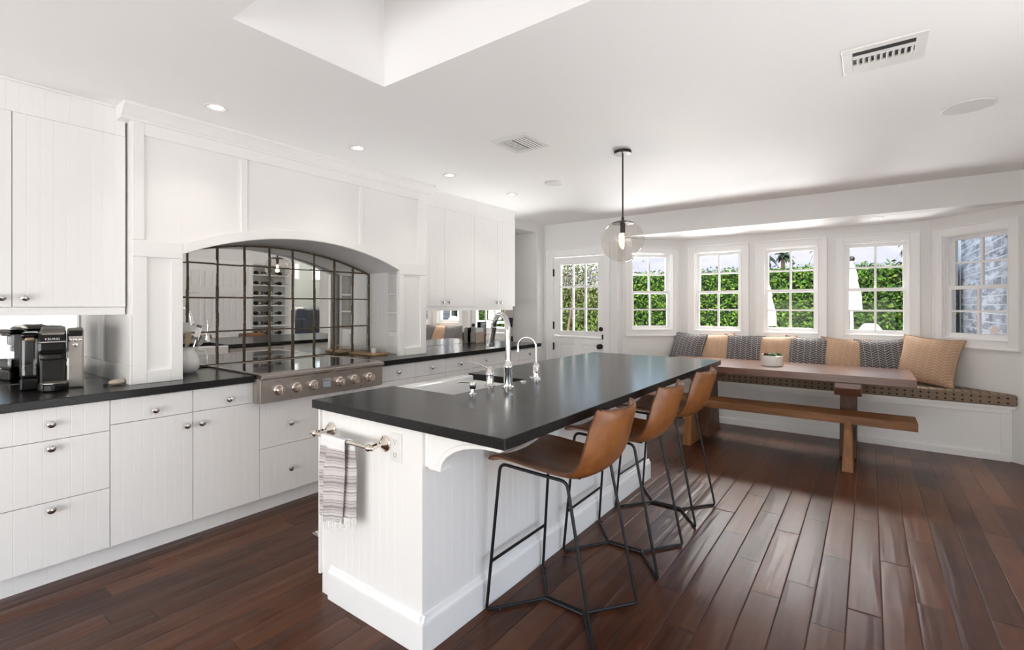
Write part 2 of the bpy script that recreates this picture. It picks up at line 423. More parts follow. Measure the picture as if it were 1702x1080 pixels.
def B(*a): return MB().box(*a)
def thing(name, label, cat, loc=(0, 0, 0), group=None, rotz=0):
    o = bpy.data.objects.new(name, None); COL.objects.link(o); o.empty_display_size = .1
    o.location = loc; o.rotation_euler = (0, 0, rotz); o['label'] = label; o['category'] = cat
    if group: o['group'] = group
    return o
def tag(o, label, cat, group=None):
    o['label'] = label; o['category'] = cat
    if group: o['group'] = group
    return o
def struct(o): o['kind'] = 'structure'; return o
def sroot(name, loc=(0, 0, 0), rotz=0):
    o = bpy.data.objects.new(name, None); COL.objects.link(o); o.location = loc; o.rotation_euler = (0, 0, rotz); o['kind'] = 'structure'; return o
def dup(root, loc=None, rotz=None, label=None):
    r = root.copy(); COL.objects.link(r)
    if loc is not None: r.location = loc
    if rotz is not None: r.rotation_euler = (0, 0, rotz)
    if label: r['label'] = label
    for ch in list(root.children):
        c = ch.copy(); COL.objects.link(c); c.parent = r
        for g in ch.children:
            d = g.copy(); COL.objects.link(d); d.parent = c
    return r
def rounded(pts, r, n=5):
    """round the corners of a 3D polyline"""
    pts = [Vector(p) for p in pts]; out = [pts[0]]
    for i in range(1, len(pts) - 1):
        a, p, b = pts[i - 1], pts[i], pts[i + 1]
        d1 = (a - p); d2 = (b - p); k = min(r, d1.length * .45, d2.length * .45)
        s, e = p + d1.normalized() * k, p + d2.normalized() * k
        for j in range(n + 1):
            t = j / n; out.append(s * (1 - t) ** 2 + p * 2 * t * (1 - t) + e * t * t)
    out.append(pts[-1]); return out
def wall_holes(mb, u0, u1, z0, z1, t0, t1, holes, axis='y'):
    """wall slab running along u with rectangular holes (u0,u1,z0,z1); t0..t1 = thickness span"""
    def bx(a, b, c, d):
        if b - a < 1e-4 or d - c < 1e-4: return
        if axis == 'y': mb.box(t0, t1, a, b, c, d)      # u = y
        else: mb.box(a, b, t0, t1, c, d)                # u = x
    x = u0
    for h in sorted(holes):
        bx(x, h[0], z0, z1); bx(h[0], h[1], z0, h[2]); bx(h[0], h[1], h[3], z1); x = h[1]
    bx(x, u1, z0, z1); return mb
def bead(mb, u0, u1, z0, z1, face, back, plane='y', pitch=.048, gw=.0028, gd=.0009):
    """panel with vertical V grooves; face = coordinate of the front plane, back = rear plane"""
    sg = 1 if back > face else -1
    prof = [(u0, face)]; n = max(1, round((u1 - u0) / pitch)); p = (u1 - u0) / n
    for i in range(1, n):
        c = u0 + p * i; prof += [(c - gw / 2, face), (c, face + sg * gd), (c + gw / 2, face)]
    prof += [(u1, face), (u1, back), (u0, back)]
    if plane == 'y': mb.prism(prof, z0, z1, 'z')
    else: mb.prism([(b, a) for a, b in prof], z0, z1, 'z')
    return mb

# ---------------------------------------------------------------- room shell
XW, ZC, YM = 5.727, 2.485, 3.90            # end wall, ceiling height, back wall plane
ZB = 2.23                                  # bay ceiling
YR = -1.30                                 # right hand wall
struct(B(-2.9, 6.6, -1.6, 4.6, -.12, 0).build('floor', 'floor'))
# ceiling with the skylight well
SK = (.87, 1.605, .35, 2.005)
mb = MB()
mb.box(-2.9, SK[0], -1.6, 4.6, ZC, ZC + .2); mb.box(SK[1], XW + .2, -1.6, 4.6, ZC, ZC + .2)
mb.box(SK[0], SK[1], -1.6, SK[2], ZC, ZC + .2); mb.box(SK[0], SK[1], SK[3], 4.6, ZC, ZC + .2)
struct(mb.build('ceiling', 'ceil'))
mb = MB()
mb.box(SK[0] - .06, SK[0], SK[2] - .06, SK[3] + .06, ZC + .2, 3.38); mb.box(SK[1], SK[1] + .06, SK[2] - .06, SK[3] + .06, ZC + .2, 3.38)
mb.box(SK[0], SK[1], SK[2] - .06, SK[2], ZC + .2, 3.38); mb.box(SK[0], SK[1], SK[3], SK[3] + .06, ZC + .2, 3.38)
mb.box(SK[0] - .06, SK[1] + .06, SK[2] - .06, SK[3] + .06, 3.38, 3.42)  # opaque lid added above view, keeps the sun out of the shaft
struct(mb.build('trim_1', 'ceil'))
struct(B(-2.9, 5.12, YM, YM + .2, 0, ZC).build('wall_back', 'wall'))
# nook beyond the cabinets
mb = MB(); mb.box(5.12, 5.56, 4.10, 4.3, 0, ZC); mb.box(5.12, 5.60, 3.674, 4.10, 2.365, ZC); mb.box(5.55, XW + .2, 3.674, 4.3, 0, ZC); mb.box(4.70, 5.12, 3.674, 3.895, 2.365, ZC)
struct(mb.build('wall_nook', 'wall'))
# end wall with the dutch door, bay opening and beam
mb = MB()
wall_holes(mb, 2.57, 3.70, 0, ZC, XW, XW + .17, [(2.755, 3.522, 0, 2.03)])
mb.box(XW, XW + .17, -1.07, 2.57, ZB, ZC)
mb.box(XW, XW + .17, -1.30, -1.07, 0, ZC)
struct(mb.build('wall_end', 'wall'))
struct(B(XW + .17, 6.75, -1.2, 2.75, ZB, ZB + .12).build('ceiling_bay', 'ceil'))
WIN_Z = (1.045, 2.048)
HW = .2825
cent = [1.545, .745, -.055]
mb = MB(); wall_holes(mb, -.62, 2.10, 0, ZB, 6.47, 6.60, [(c - HW, c + HW) + WIN_Z for c in cent])
struct(mb.build('wall_bay_center', 'wall'))
def slant(name, p0, p1, ucen):
    d = Vector((p1[0] - p0[0], p1[1] - p0[1], 0)); L = d.length; ang = math.atan2(d.y, d.x)
    mb = MB(); wall_holes(mb, 0, L, 0, ZB, 0, .13, [(ucen - HW, ucen + HW) + WIN_Z], 'x')
    o = mb.build(name, 'wall'); o.location = (p0[0], p0[1], 0); o.rotation_euler = (0, 0, ang); struct(o); return ang, d.normalized()
# walls run so that local +y is outdoors
aL, dL = slant('wall_bay_left', (5.90, 2.57), (6.47, 2.0), .395)
aR, dR = slant('wall_bay_right', (6.47, -.5), (5.90, -1.07), .41)
# right hand wall with doors, wine niche and living room opening
mb = MB(); wall_holes(mb, -2.9, XW + .172, 0, ZC, YR - .17, YR, [(.42, 2.75, .10, 2.15), (3.20, 4.20, 0, 2.02), (4.27, 5.0, .55, 2.08), (5.08, XW, 0, 2.25)], 'x')
struct(mb.build('wall_right', 'wall'))
mb = MB(); wall_holes(mb, -1.5, 4.6, 0, ZC, -2.7, -2.55, [(-.6, 3.0, .25, 1.62)])
struct(mb.build('wall_rear', 'wall'))
r = sroot('window_6', (-2.6, 1.2, .25))  # unseen window added to let light in from behind the camera
mb = MB(); mb.box(-2.66, -2.58, -.6, -.54, .25, 1.62).box(-2.66, -2.58, 2.94, 3.0, .25, 1.62).box(-2.66, -2.58, -.6, 3, .25, .31).box(-2.66, -2.58, -.6, 3, 1.56, 1.62).box(-2.66, -2.58, 1.17, 1.23, .25, 1.62)
mb.build('window_frame', 'trimw', r); B(-2.625, -2.62, -.55, 2.95, .3, 1.57).build('pane', 'glass', r)
r = sroot('window_9', (1.58, YR, .10))  # window added for side light and a bright view in the left mirror
mb = MB(); mb.box(.42, .48, YR - .12, YR - .04, .10, 2.15).box(2.69, 2.75, YR - .12, YR - .04, .10, 2.15).box(.42, 2.75, YR - .12, YR - .04, .10, .16).box(.42, 2.75, YR - .12, YR - .04, 2.09, 2.15).box(2.05, 2.11, YR - .12, YR - .04, .10, 2.15)
mb.build('window_frame', 'trimw', r); B(.47, 2.7, YR - .082, YR - .078, .15, 2.1).build('pane', 'glass', r)
# living room seen in the mirror
struct(B(5.0, 9.6, -5.3, YR - .17, .0, .36).build('floor_living', 'floor'))
mb = MB(); wall_holes(mb, 4.9, 9.6, .36, 3.1, -5.45, -5.3, [(7.1, 7.45, 2.0, 2.45), (7.85, 8.2, 2.0, 2.45)], 'x')
struct(mb.build('wall_living_back', 'sage'))
struct(B(4.75, 4.98, -5.3, YR - .17, 0, 3.1).build('wall_living_left', 'sage'))
struct(B(9.6, 9.75, -5.3, -1.07, 0, 3.1).build('wall_living_right', 'sage'))
struct(B(4.75, 9.75, -5.45, YR - .171, 3.1, 3.2).build('ceiling_living', 'ceil'))
for k, (a, b) in enumerate(((7.1, 7.45), (7.85, 8.2))):
    r = sroot('window_%d' % (7 + k), ((a + b) / 2, -5.37, 2.0))
    m = MB(); m.box(a, a + .03, -5.42, -5.28, 2, 2.45).box(b - .03, b, -5.42, -5.28, 2, 2.45).box(a, b, -5.42, -5.28, 2, 2.03).box(a, b, -5.42, -5.28, 2.42, 2.45).box(a, b, -5.37, -5.34, 2.21, 2.23)
    m.box((a + b) / 2 - .01, (a + b) / 2 + .01, -5.37, -5.34, 2, 2.45); m.build('window_frame', 'trimw', r)
    B(a, b, -5.362, -5.358, 2, 2.45).build('pane', 'glass', r)
light('living_room_fill', 'POINT', (7.2, -3.2, 2.7), (0, 0, 0), 90, (1, .96, .9), shadow_soft_size=.3)  # fill light added to brighten the living room, no fitting there
struct(B(XW + .175, 14, YR - .165, -1.085, -.15, 3.3).build('wall_exterior', 'brick'))
# baseboards
struct(B(XW - .015, XW, 3.64, 3.674, 0, .12).build('baseboard_end', 'trimw', bevel=.004))
struct(B(2.76, 3.11, YR, YR + .015, 0, .13).build('baseboard_right', 'trimw', bevel=.004))

# ---------------------------------------------------------------- bay windows
def make_window(i, loc, rotz):
    """local x along wall, local y outward, origin = wall inside face at floor"""
    r = sroot('window_%d' % i, loc, rotz)
    z0, z1 = WIN_Z; cw = .083
    m = MB()
    # casing: flat band + raised outer back band
    for x0, x1, a, b in ((-HW - cw, -HW, z0 - cw, z1 + cw), (HW, HW + cw, z0 - cw, z1 + cw), (-HW, HW, z1, z1 + cw), (-HW, HW, z0 - cw, z0)):
        m.box(x0, x1, -.016, 0, a, b)
    e = .016
    for x0, x1, a, b in ((-HW - cw, -HW - cw + e, z0 - cw, z1 + cw), (HW + cw - e, HW + cw, z0 - cw, z1 + cw), (-HW - cw, HW + cw, z1 + cw - e, z1 + cw), (-HW - cw, HW + cw, z0 - cw, z0 - cw + e)):
        m.box(x0, x1, -.028, 0, a, b)
    m.box(-HW - .002, -HW + .004, -.022, 0, z0, z1).box(HW - .004, HW + .002, -.022, 0, z0, z1).box(-HW, HW, -.022, 0, z1 - .004, z1 + .002).box(-HW, HW, -.022, 0, z0 - .002, z0 + .004)
    m.build('window_casing', 'trimw', r, bevel=.003, local=True)
    m = MB(); t = .013
    m.box(-HW, -HW + t, 0, .13, z0, z1).box(HW - t, HW, 0, .13, z0, z1).box(-HW, HW, 0, .13, z1 - t, z1).box(-HW, HW, 0, .13, z0, z0 + t)
    m.box(-HW, -HW + .022, .028, .036, z0, z1).box(HW - .022, HW, .028, .036, z0, z1)
    m.build('window_frame', 'trimw', r, local=True)
    zm = 1.535; w2 = HW - t
    def sash(name, a, b, y0, y1, bot, top, st):
        m = MB(); m.box(-w2, -w2 + st, y0, y1, a, b).box(w2 - st, w2, y0, y1, a, b).box(-w2, w2, y0, y1, a, a + bot).box(-w2, w2, y0, y1, b - top, b)
        m.box(-.011, .011, y0 + .004, y1 - .004, a + bot, b - top); zz = (a + bot + b - top) / 2
        m.box(-w2 + st, w2 - st, y0 + .004, y1 - .004, zz - .010, zz + .010)
        s = m.build(name, 'trimw', r, local=True)
        p = B(-w2 + st, w2 - st, (y0 + y1) / 2 - .002, (y0 + y1) / 2 + .002, a + bot, b - top).build('pane', 'glass', s, local=True)
    sash('lower_sash', z0 + t, zm + .018, .036, .068, .040, .036, .036)
    sash('upper_sash', zm - .018, z1 - t, .072, .104, .036, .036, .040)
    return r
pL = Vector((5.90, 2.57, 0)) + dL * .395; pR = Vector((6.47, -.5, 0)) + dR * .41
make_window(1, pL, aL)
for k, c in enumerate(cent): make_window(2 + k, (6.47, c, 0), -pi / 2)
make_window(5, pR, aR)

# ---------------------------------------------------------------- dutch door
d = sroot('door_1', (XW, 3.138, 0))
m = MB(); cw = .108
for a, b, c, e in ((3.522, 3.522 + cw, 0, 2.03 + cw), (2.755 - cw + .02, 2.755, 0, 2.03 + cw), (2.755, 3.522, 2.03, 2.03 + cw)): m.box(XW - .018, XW, a, b, c, e)
m.box(XW - .026, XW, 3.522 + cw - .018, 3.522 + cw, 0, 2.03 + cw).box(XW - .026, XW, 2.667, 2.685, 0, 2.03 + cw).box(XW - .026, XW, 2.667, 3.63, 2.03 + cw - .018, 2.03 + cw)
m.build('door_casing', 'trimw', d, bevel=.003)
m = MB(); m.box(XW, XW + .17, 3.516, 3.522, 0, 2.03).box(XW, XW + .17, 2.755, 2.761, 0, 2.03).box(XW, XW + .17, 2.755, 3.522, 2.024, 2.03).build('door_frame', 'trimw', d)
x0, x1 = XW + .004, XW + .046
yl, yr, zs = 3.512, 2.765, .952
m = MB(); gy0, gy1, gz0, gz1 = 2.845, 3.405, 1.02, 1.915
m.box(x0, x1, yr, gy0, zs + .003, 2.018).box(x0, x1, gy1, yl, zs + .003, 2.018).box(x0, x1, gy0, gy1, zs + .003, gz0).box(x0, x1, gy0, gy1, gz1, 2.018)
for k in (1, 2):
    yy = gy0 + (gy1 - gy0) * k / 3; m.box(x0 + .006, x1 - .006, yy - .013, yy + .013, gz0, gz1)
    zz = gz0 + (gz1 - gz0) * k / 3; m.box(x0 + .006, x1 - .006, gy0, gy1, zz - .013, zz + .013)
up = m.build('door_leaf', 'trimw', d, bevel=.003)
B((x0 + x1) / 2 - .002, (x0 + x1) / 2 + .002, gy0, gy1, gz0, gz1).build('pane', 'glass', up)
m = MB(); ps = ((2.86, 3.085), (3.19, 3.415))
m.box(x0, x1, yr, 2.86, .01, zs).box(x0, x1, 3.085, 3.19, .01, zs).box(x0, x1, 3.415, yl, .01, zs)
for a, b in ps: m.box(x0, x1, a, b, .84, zs).box(x0, x1, a, b, .01, .2).box(x0 + .012, x1 - .01, a, b, .2, .84).box(x0 + .004, x1 - .01, a + .03, b - .03, .23, .81)
m.box(x0 - .012, x0, yr + .03, yl - .01, zs - .028, zs - .006)
m.build('lower_door_leaf', 'trimw', d, bevel=.004)
MB().lathe([(.033, 0), (.033, .008), (.012, .012), (.012, .035), (.030, .042), (.034, .055), (.026, .068), (.001, .071)], (x0, 2.805, .829), (-1, 0, 0)).build('door_knob', 'black_metal', d, smooth=True, label='round black door knob')
MB().lathe([(.029, 0), (.029, .01), (.022, .014), (.022, .02), (.001, .021)], (x0, 2.80, 1.055), (-1, 0, 0)).build('deadbolt', 'black_metal', d, smooth=True, label='round black deadbolt')
B(x0 - .012, x0, 2.765, 2.785, .925, .985).build('door_latch', 'dark_metal', d, bevel=.002)
for z in (1.815, 1.09, .80):
    MB().box(XW - .006, XW + .003, 3.505, 3.532, z - .048, z + .048).lathe([(.008, -.052), (.008, .052)], (XW - .006, 3.518, z), (0, 0, 1), 8).build('hinge', 'black_metal', d)

# ---------------------------------------------------------------- six panel doors in the right wall (seen in the mirror)
for k, (a, b) in enumerate(((3.205, 3.698), (3.702, 4.195))):
    d = sroot('door_%d' % (k + 2), ((a + b) / 2, YR, 0))
    m = MB(); yf = YR - .004; mid = (a + b) / 2
    m.box(a, b, yf - .04, yf - .012, .005, 2.015)
    for u0, u1 in ((a, a + .07), (mid - .03, mid + .03), (b - .07, b)): m.box(u0, u1, yf - .03, yf, .005, 2.015)
    for z0, z1 in ((.005, .2), (.78, .9), (1.52, 1.62), (1.9, 2.015)): m.box(a, b, yf - .03, yf, z0, z1)
    for u0, u1 in ((a + .07, mid - .03), (mid + .03, b - .07)):
        for z0, z1 in ((.2, .78), (.9, 1.52), (1.62, 1.9)): m.box(u0 + .02, u1 - .02, yf - .03, yf - .004, z0 + .02, z1 - .02)
    m.build('door_leaf', 'trimw', d, bevel=.003)
m = MB(); m.box(3.12, 3.20, YR, YR + .018, 0, 2.1).box(4.20, 4.262, YR, YR + .018, 0, 2.1).box(3.20, 4.20, YR, YR + .018, 2.02, 2.1)
struct(m.build('trim_2', 'trimw', bevel=.003))
m = MB(); m.box(5.0, 5.08, YR, YR + .018, 0, 2.33).box(5.08, 5.70, YR, YR + .018, 2.25, 2.33)
struct(m.build('trim_3', 'trimw', bevel=.003))

# ---------------------------------------------------------------- kitchen cabinets
YF, YB = 3.18, YM                          # drawer front plane, back wall
KN = MB().lathe([(.006, 0), (.006, .010), (.0075, .012), (.0155, .017), (.0175, .022), (.0165, .027), (.010, .0315), (.001, .033)], (0, 0, 0), (0, -1, 0), 14).mesh('knob', M['chrome'], True)
def knob(parent, x, y, z):
    o = bpy.data.objects.new('knob', KN); COL.objects.link(o); o.parent = parent; o.location = (x, y, z); return o
G = .0018
def front(root, kind, x0, x1, z0, z1, kx, kz, yf=YF):
    m = bead(MB(), x0 + G, x1 - G, z0 + G, z1 - G, yf, yf + .02)
    p = m.build(kind, 'cab', root)
    if kx is not None: knob(p, kx, yf, kz)
    return p
def base_unit(label, x0, x1, fronts, top=.868):
    t = thing('base_cabinet', label, 'cabinet', ((x0 + x1) / 2, 3.54, 0), 'white base cabinets along the back wall')
    B(x0 + .0005, x1 - .0005, YF + .022, YB - .02, .103, .873).build('cabinet_body', 'cab', t)
    bead(MB(), x0, x1, 0, .103, 3.235, 3.26, pitch=.06).build('toe_kick', 'cab', t)
    for f in fronts: front(t, *f)
    return t
Z1, Z2, Z3 = .868, .745, .103
base_unit('white three-drawer base cabinet nearest the camera under the coffee machine', .322, .778,
          [('drawer', .322, .778, .710, Z1, .55, .79), ('drawer', .322, .778, .413, .710, .55, .673), ('drawer', .322, .778, Z3, .413, .55, .377)])
base_unit('white base cabinet with two small drawers over two doors left of cooktop', .778, 1.546,
          [('drawer', .778, 1.161, .738, Z1, .972, .785), ('drawer', 1.161, 1.546, .738, Z1, 1.354, .785),
           ('door', .778, 1.161, Z3, .738, 1.126, .668), ('door', 1.161, 1.546, Z3, .738, 1.203, .668)])
base_unit('white drawer base cabinet directly under the stainless cooktop', 1.546, 2.50,
          [('drawer', 1.546, 2.02, .425, .732, 1.748, .563), ('drawer', 1.546, 2.02, Z3, .425, 1.748, .255),
           ('drawer', 2.02, 2.50, .425, .732, 2.26, .563), ('drawer', 2.02, 2.50, Z3, .425, 2.26, .255)], .73)
for lab, a, b, c in (('white base cabinet immediately right of the stainless cooktop', 2.50, 2.88, 3.26),
                     ('white base cabinet behind the sink, middle of those right of cooktop', 3.26, 3.64, 4.02),
                     ('white base cabinet at the far end of the black counter', 4.02, 4.42, 4.82)):
    base_unit(lab, a, c, [('drawer', a, b, .738, Z1, (a + b) / 2, .803), ('drawer', b, c, .738, Z1, (b + c) / 2, .803),
                          ('door', a, b, Z3, .738, b - .045, .668), ('door', b, c, Z3, .738, b + .045, .668)])
# wall cabinets
def wall_unit(label, x0, x1, mids, knobs, depth=3.41, end=False):
    t = thing('wall_cabinet', label, 'cabinet', ((x0 + x1) / 2, 3.65, 1.31), 'white beadboard wall cabinets')
    B(x0, x1 - .002, depth + .021, YB - .002, 1.352, 2.483).build('cabinet_body', 'cab', t)
    bead(MB(), x0, x1 - .002, 2.324, 2.472, depth + .002, depth + .02).box(x0, x1, depth - .012, depth + .02, 2.472, 2.484).build('top_panel', 'cab', t)
    B(x0, x1 - (.04 if end else .002), depth + .006, YB - .002, 1.310, 1.352).build('light_rail', 'cab', t)
    xs = [x0] + mids + [x1]
    for i in range(len(xs) - 1):
        m = bead(MB(), xs[i] + G, xs[i + 1] - G, 1.354, 2.322, depth, depth + .02)
        p = m.build('door', 'cab', t)
        if knobs[i] is not None: knob(p, knobs[i], depth, 1.40)
    return t
wall_unit('white wall cabinet with two beadboard doors above the coffee machine', .0, .905, [.450], [.412, .494])
wall_unit('white wall cabinet with two beadboard doors next to the arched hood', 3.17, 3.925, [3.469], [3.43, 3.51], 3.40)
wall_unit('white wall cabinet with two beadboard doors at the far end', 3.925, 4.66, [4.322], [4.283, 4.362], 3.40, True)

# black counters
def counter(label, x0, x1):
    m = B(x0, x1, 3.148, YB - .005, .874, .914)
    o = m.build('worktop', 'granite', bevel=.003); return tag(o, label, 'worktop', 'black stone worktops along the back wall')
counter('black stone worktop left of cooktop under the coffee machine', -.45, 1.515)
counter('long black stone worktop right of the cooktop', 2.452, 4.85)

# mirrors on the back wall
def mirror_pair(label, xs, z0, z1, loc):
    t = thing('wall_mirror', label, 'mirror', loc)
    for a, b in zip(xs[:-1], xs[1:]): B(a + .0008, b - .0008, YB - .006, YB - .0005, z0, z1).build('mirror_glass', 'mirror', t)
mirror_pair('frameless mirror backsplash behind the black coffee machine', [-.3, .634, .905], .916, 1.309, (.3, YB, .916))
mirror_pair('frameless mirror backsplash behind the napkin holder reflecting the cushions', [3.17, 5.10], .916, 1.309, (4.1, YB, .916))

# ---------------------------------------------------------------- arched hood surround
t = thing('range_hood', 'tall white panelled hood surround with a wide arched opening over the cooktop', 'range hood', (2.02, 3.6, .914))
HX0, HX1, AX0, AX1, YH = .915, 3.16, 1.165, 2.842, 3.335
axc = (AX0 + AX1) / 2; ah = (AX1 - AX0) / 2; ZS, SAG = 1.672, .172; RA = (ah * ah + SAG * SAG) / (2 * SAG)
arch = lambda x: ZS + sqrt(max(RA * RA - (x - axc) ** 2, 0)) - (RA - SAG)
def band(mb, x0, x1, zlo, zhi, y0, y1, n=36):
    xs = [x0 + (x1 - x0) * i / n for i in range(n + 1)]
    poly = [(x, zlo(x)) for x in xs] + [(x, zhi(x)) for x in reversed(xs)]
    n2 = n + 1; v = []; f = []
    for y in (y0, y1):
        v += [(x, y, zlo(x)) for x in xs] + [(x, y, zhi(x)) for x in xs]
    k = 2 * n2
    for i in range(n):
        f += [(i, i + 1, n2 + i + 1, n2 + i), (k + i, k + n2 + i, k + n2 + i + 1, k + i + 1),
              (i, k + i, k + i + 1, i + 1), (n2 + i, n2 + i + 1, k + n2 + i + 1, k + n2 + i)]
    f += [(0, n2, k + n2, k), (n, k + n, k + n2 + n, n2 + n)]
    return mb.add(v, f)
c_ = lambda z: (lambda x: z)
YFd = YH + .014
m = band(MB(), AX0, AX1, arch, c_(2.41), YFd, YFd + .05)
m.box(HX0, AX0, YFd, YFd + .05, ZS, 2.41).box(AX1, HX1, YFd, YFd + .05, ZS, 2.41)
m.build('front_panel', 'cab', t)
m = MB(); tr = YH
m.box(HX0, .972, tr, YFd, 1.735, 2.41).box(3.062, HX1, tr, YFd, 1.735, 2.41).box(.972, 3.062, tr, YFd, 2.335, 2.41)
top2 = lambda x: max(1.735, arch(min(max(x, AX0), AX1)) + .066)
band(m, AX0, AX1, arch, top2, tr, YFd)
m.box(HX0, AX0, tr, YFd, 1.640, 1.735).box(AX1, HX1, tr, YFd, 1.640, 1.735)
for a, b in ((1.500, 1.542), (2.425, 2.458)): m.box(a, b, tr, YFd, top2((a + b) / 2) - .02, 2.335)
m.build('frame_moulding', 'cab', t, bevel=.004)
# pillars
for x0, x1, s in ((HX0, AX0, 1), (AX1, HX1, -1)):
    a, b = (x0 + .07, x1 - .062) if s == 1 else (x0 + .060, x1 - .07)
    m = MB(); m.box(x0, a, tr, YFd, .914, 1.64).box(b, x1, tr, YFd, .914, 1.64).box(a, b, tr, YFd, .914, .985)
    ib = AX0 - .085 if s == 1 else AX1 + .09
    if s == 1:
        m.box(x0, x1, YFd, YFd + .03, .914, ZS); m.box(x0, ib, YFd + .03, YB, .914, 2.41)
        # recessed side panel towards the coffee machine
        m.box(x0 - .012, x0, tr, YB - .007, .914, 1.02).box(x0 - .012, x0, tr, tr + .06, 1.02, 1.31).box(x0 - .012, x0, YB - .07, YB - .007, 1.02, 1.31)
    else:
        m.box(x0, x1, YFd, YFd + .03, .914, ZS)
        # inner side wall with a little niche of three shelves
        ny0, ny1, nz0, nz1 = 3.44, 3.60, 1.12, 1.66
        m.box(ib + .10, HX1, ny0, ny1, nz0, nz1).box(ib, HX1, YFd + .03, ny0, .914, 2.41).box(ib, HX1, ny1, YB, .914, 2.41).box(ib, HX1, ny0, ny1, nz1, 2.41).box(ib, HX1, ny0, ny1, .914, nz0)
    pl_ = m.build('pillar', 'cab', t, bevel=.003)
    if s == -1:
        for ya, yb in ((YFd + .05, ny0), (ny1, YB - .05)): bead(MB(), ya, yb, .915, 1.80, ib - .004, ib, 'x').build('bead_panel', 'cab', pl_)
        for z in (1.29, 1.46): B(ib - .004, ib + .1, ny0, ny1, z, z + .014).build('shelf', 'cab', pl_)
        B(ib - .006, ib, 3.52, 3.59, .965, 1.08).build('switch_plate', 'white_plastic', pl_, bevel=.002)
# arch soffit
xs0, xs1 = AX0 - .085, AX1 + .09
arch2 = lambda x: ZS + sqrt(max(RA * RA - ((x - axc) * .92) ** 2, 0)) - (RA - SAG)
band(MB(), xs0, xs1, arch2, c_(2.2), YFd + .05, YB).build('soffit', 'cab', t)
# crown moulding
prof = [(YH - .002, 2.405), (YH - .014, 2.405), (YH - .014, 2.415), (YH - .030, 2.422), (YH - .066, 2.462), (YH - .080, 2.468), (YH - .080, 2.484), (YB - .3, 2.484), (YB - .3, 2.405)]
MB().prism(prof, HX0 - .055, HX1 + .05, 'x').build('crown_moulding', 'cab', t)

# arched lattice mirror in the recess
t = thing('lattice_mirror', 'arched antique mirror with a rusty brown iron lattice behind the cooktop', 'mirror', (2.02, YB, .93))
mx0, mx1 = 1.185, 2.945
mz = lambda x: arch2(x) - .006
ml = lambda x: .918
tilt = .0058
m = MB(); n = 40; xs = [mx0 + (mx1 - mx0) * i / n for i in range(n + 1)]
v = [(x, YB - .014 + 0 * x, ml(x)) for x in xs] + [(x, YB - .014 - (mz(x) - .918) * tilt, mz(x)) for x in xs]
v += [(x, YB - .002, ml(x)) for x in xs] + [(x, YB - .002, mz(x)) for x in xs]
k = n + 1
f = [(i, i + 1, k + i + 1, k + i) for i in range(n)] + [(2 * k + i, 3 * k + i, 3 * k + i + 1, 2 * k + i + 1) for i in range(n)] + [(k + i, k + i + 1, 3 * k + i + 1, 3 * k + i) for i in range(n)]
m.add(v, f).build('mirror_glass', 'mirror', t)
m = MB(); bw = .0066; y0, y1 = YB - .0255, YB - .012
def wob(x0, x1, z0, z1, vertical):
    segs = 9
    for i in range(segs):
        a, b = i / segs, (i + 1) / segs; j = random.uniform(-.0022, .0022); e = random.uniform(-.0015, .002)
        if vertical: m.box(x0 + j - e, x1 + j + e, y0, y1, z0 + (z1 - z0) * a - .001, z0 + (z1 - z0) * b + .001)
        else: m.box(x0 + (x1 - x0) * a - .001, x0 + (x1 - x0) * b + .001, y0 + .004, y1, z0 + j - e * .6, z1 + j + e * .6)
for i in range(10):
    x = 1.190 + i * .1942
    if x < mx1 + .01: wob(x - bw, x + bw, .918, mz(min(x, mx1 - .01)) - .005, True)
for z in (1.168, 1.420, 1.668):
    hw = mx1
    while mz(hw) < z + .008 and hw > axc: hw -= .01
    lo = max(mx0, 2 * axc - hw); wob(lo, hw, z - .0055, z + .0055, False)
wob(mx0, mx1, .916, .932, False)
wob(mx1 - .024, mx1, .918, mz(mx1 - .02), True)
band(m, mx0, mx1, lambda x: mz(x) - .014, mz, y0, y1, 40)
m.build('iron_lattice', 'iron', t)

# ---------------------------------------------------------------- cooktop
t = thing('cooktop', 'wide stainless range top with black glass surface and six front knobs', 'cooktop', (1.98, 3.4, .73))
CX0, CX1, CYF = 1.503, 2.455, 3.085
m = MB().prism([(CYF, .738), (CYF, .888), (CYF - .022, .894), (CYF - .022, .918), (CYF + .03, .926), (CYF + .05, .924), (CYF + .05, .875), (3.20, .875), (3.20, .738)], CX0, CX1, 'x')
m.build('control_panel', 'steel', t, bevel=.004)
m = MB().box(CX0 + .02, CX1 - .02, CYF + .045, YB - .045, .916, .922); m.build('glass_surface', 'black_glass', t)
m = MB().box(CX0, CX0 + .02, CYF + .03, YB - .045, .9145, .926).box(CX1 - .02, CX1, CYF + .03, YB - .045, .9145, .926).box(CX0, CX1, YB - .06, YB - .045, .9145, .926); m.build('steel_trim', 'steel', t, bevel=.002)
B(CX0 - .012, CX0, CYF + .02, 3.14, .738, .895).build('side_flange', 'steel', t)
kp = [(.00, .137), (.02, .005)]
for x in (1.622, 1.745, 1.868, 2.075, 2.195, 2.328):
    m = MB().lathe([(.034, 0), (.034, .006), (.030, .010), (.026, .012), (.0255, .040), (.023, .044), (.001, .045)], (x, CYF, .815), (0, -1, 0), 24)
    k_ = m.build('control_knob', 'nickel', t, smooth=True)
    m = MB().box(x - .005, x + .005, CYF - .058, CYF - .040, .792, .838); m.build('knob_grip', 'nickel', k_, bevel=.002)
m = MB()
for x in (1.622, 1.745, 1.868, 2.075, 2.195, 2.328):
    for q in range(5): m.box(x - .022 + q * .009, x - .016 + q * .009, CYF - .0006, CYF, .866, .869)
m.build('knob_lettering', 'ink', t)
d_ = B(1.936, 1.998, CYF - .003, CYF, .787, .845).build('display', 'display', t)
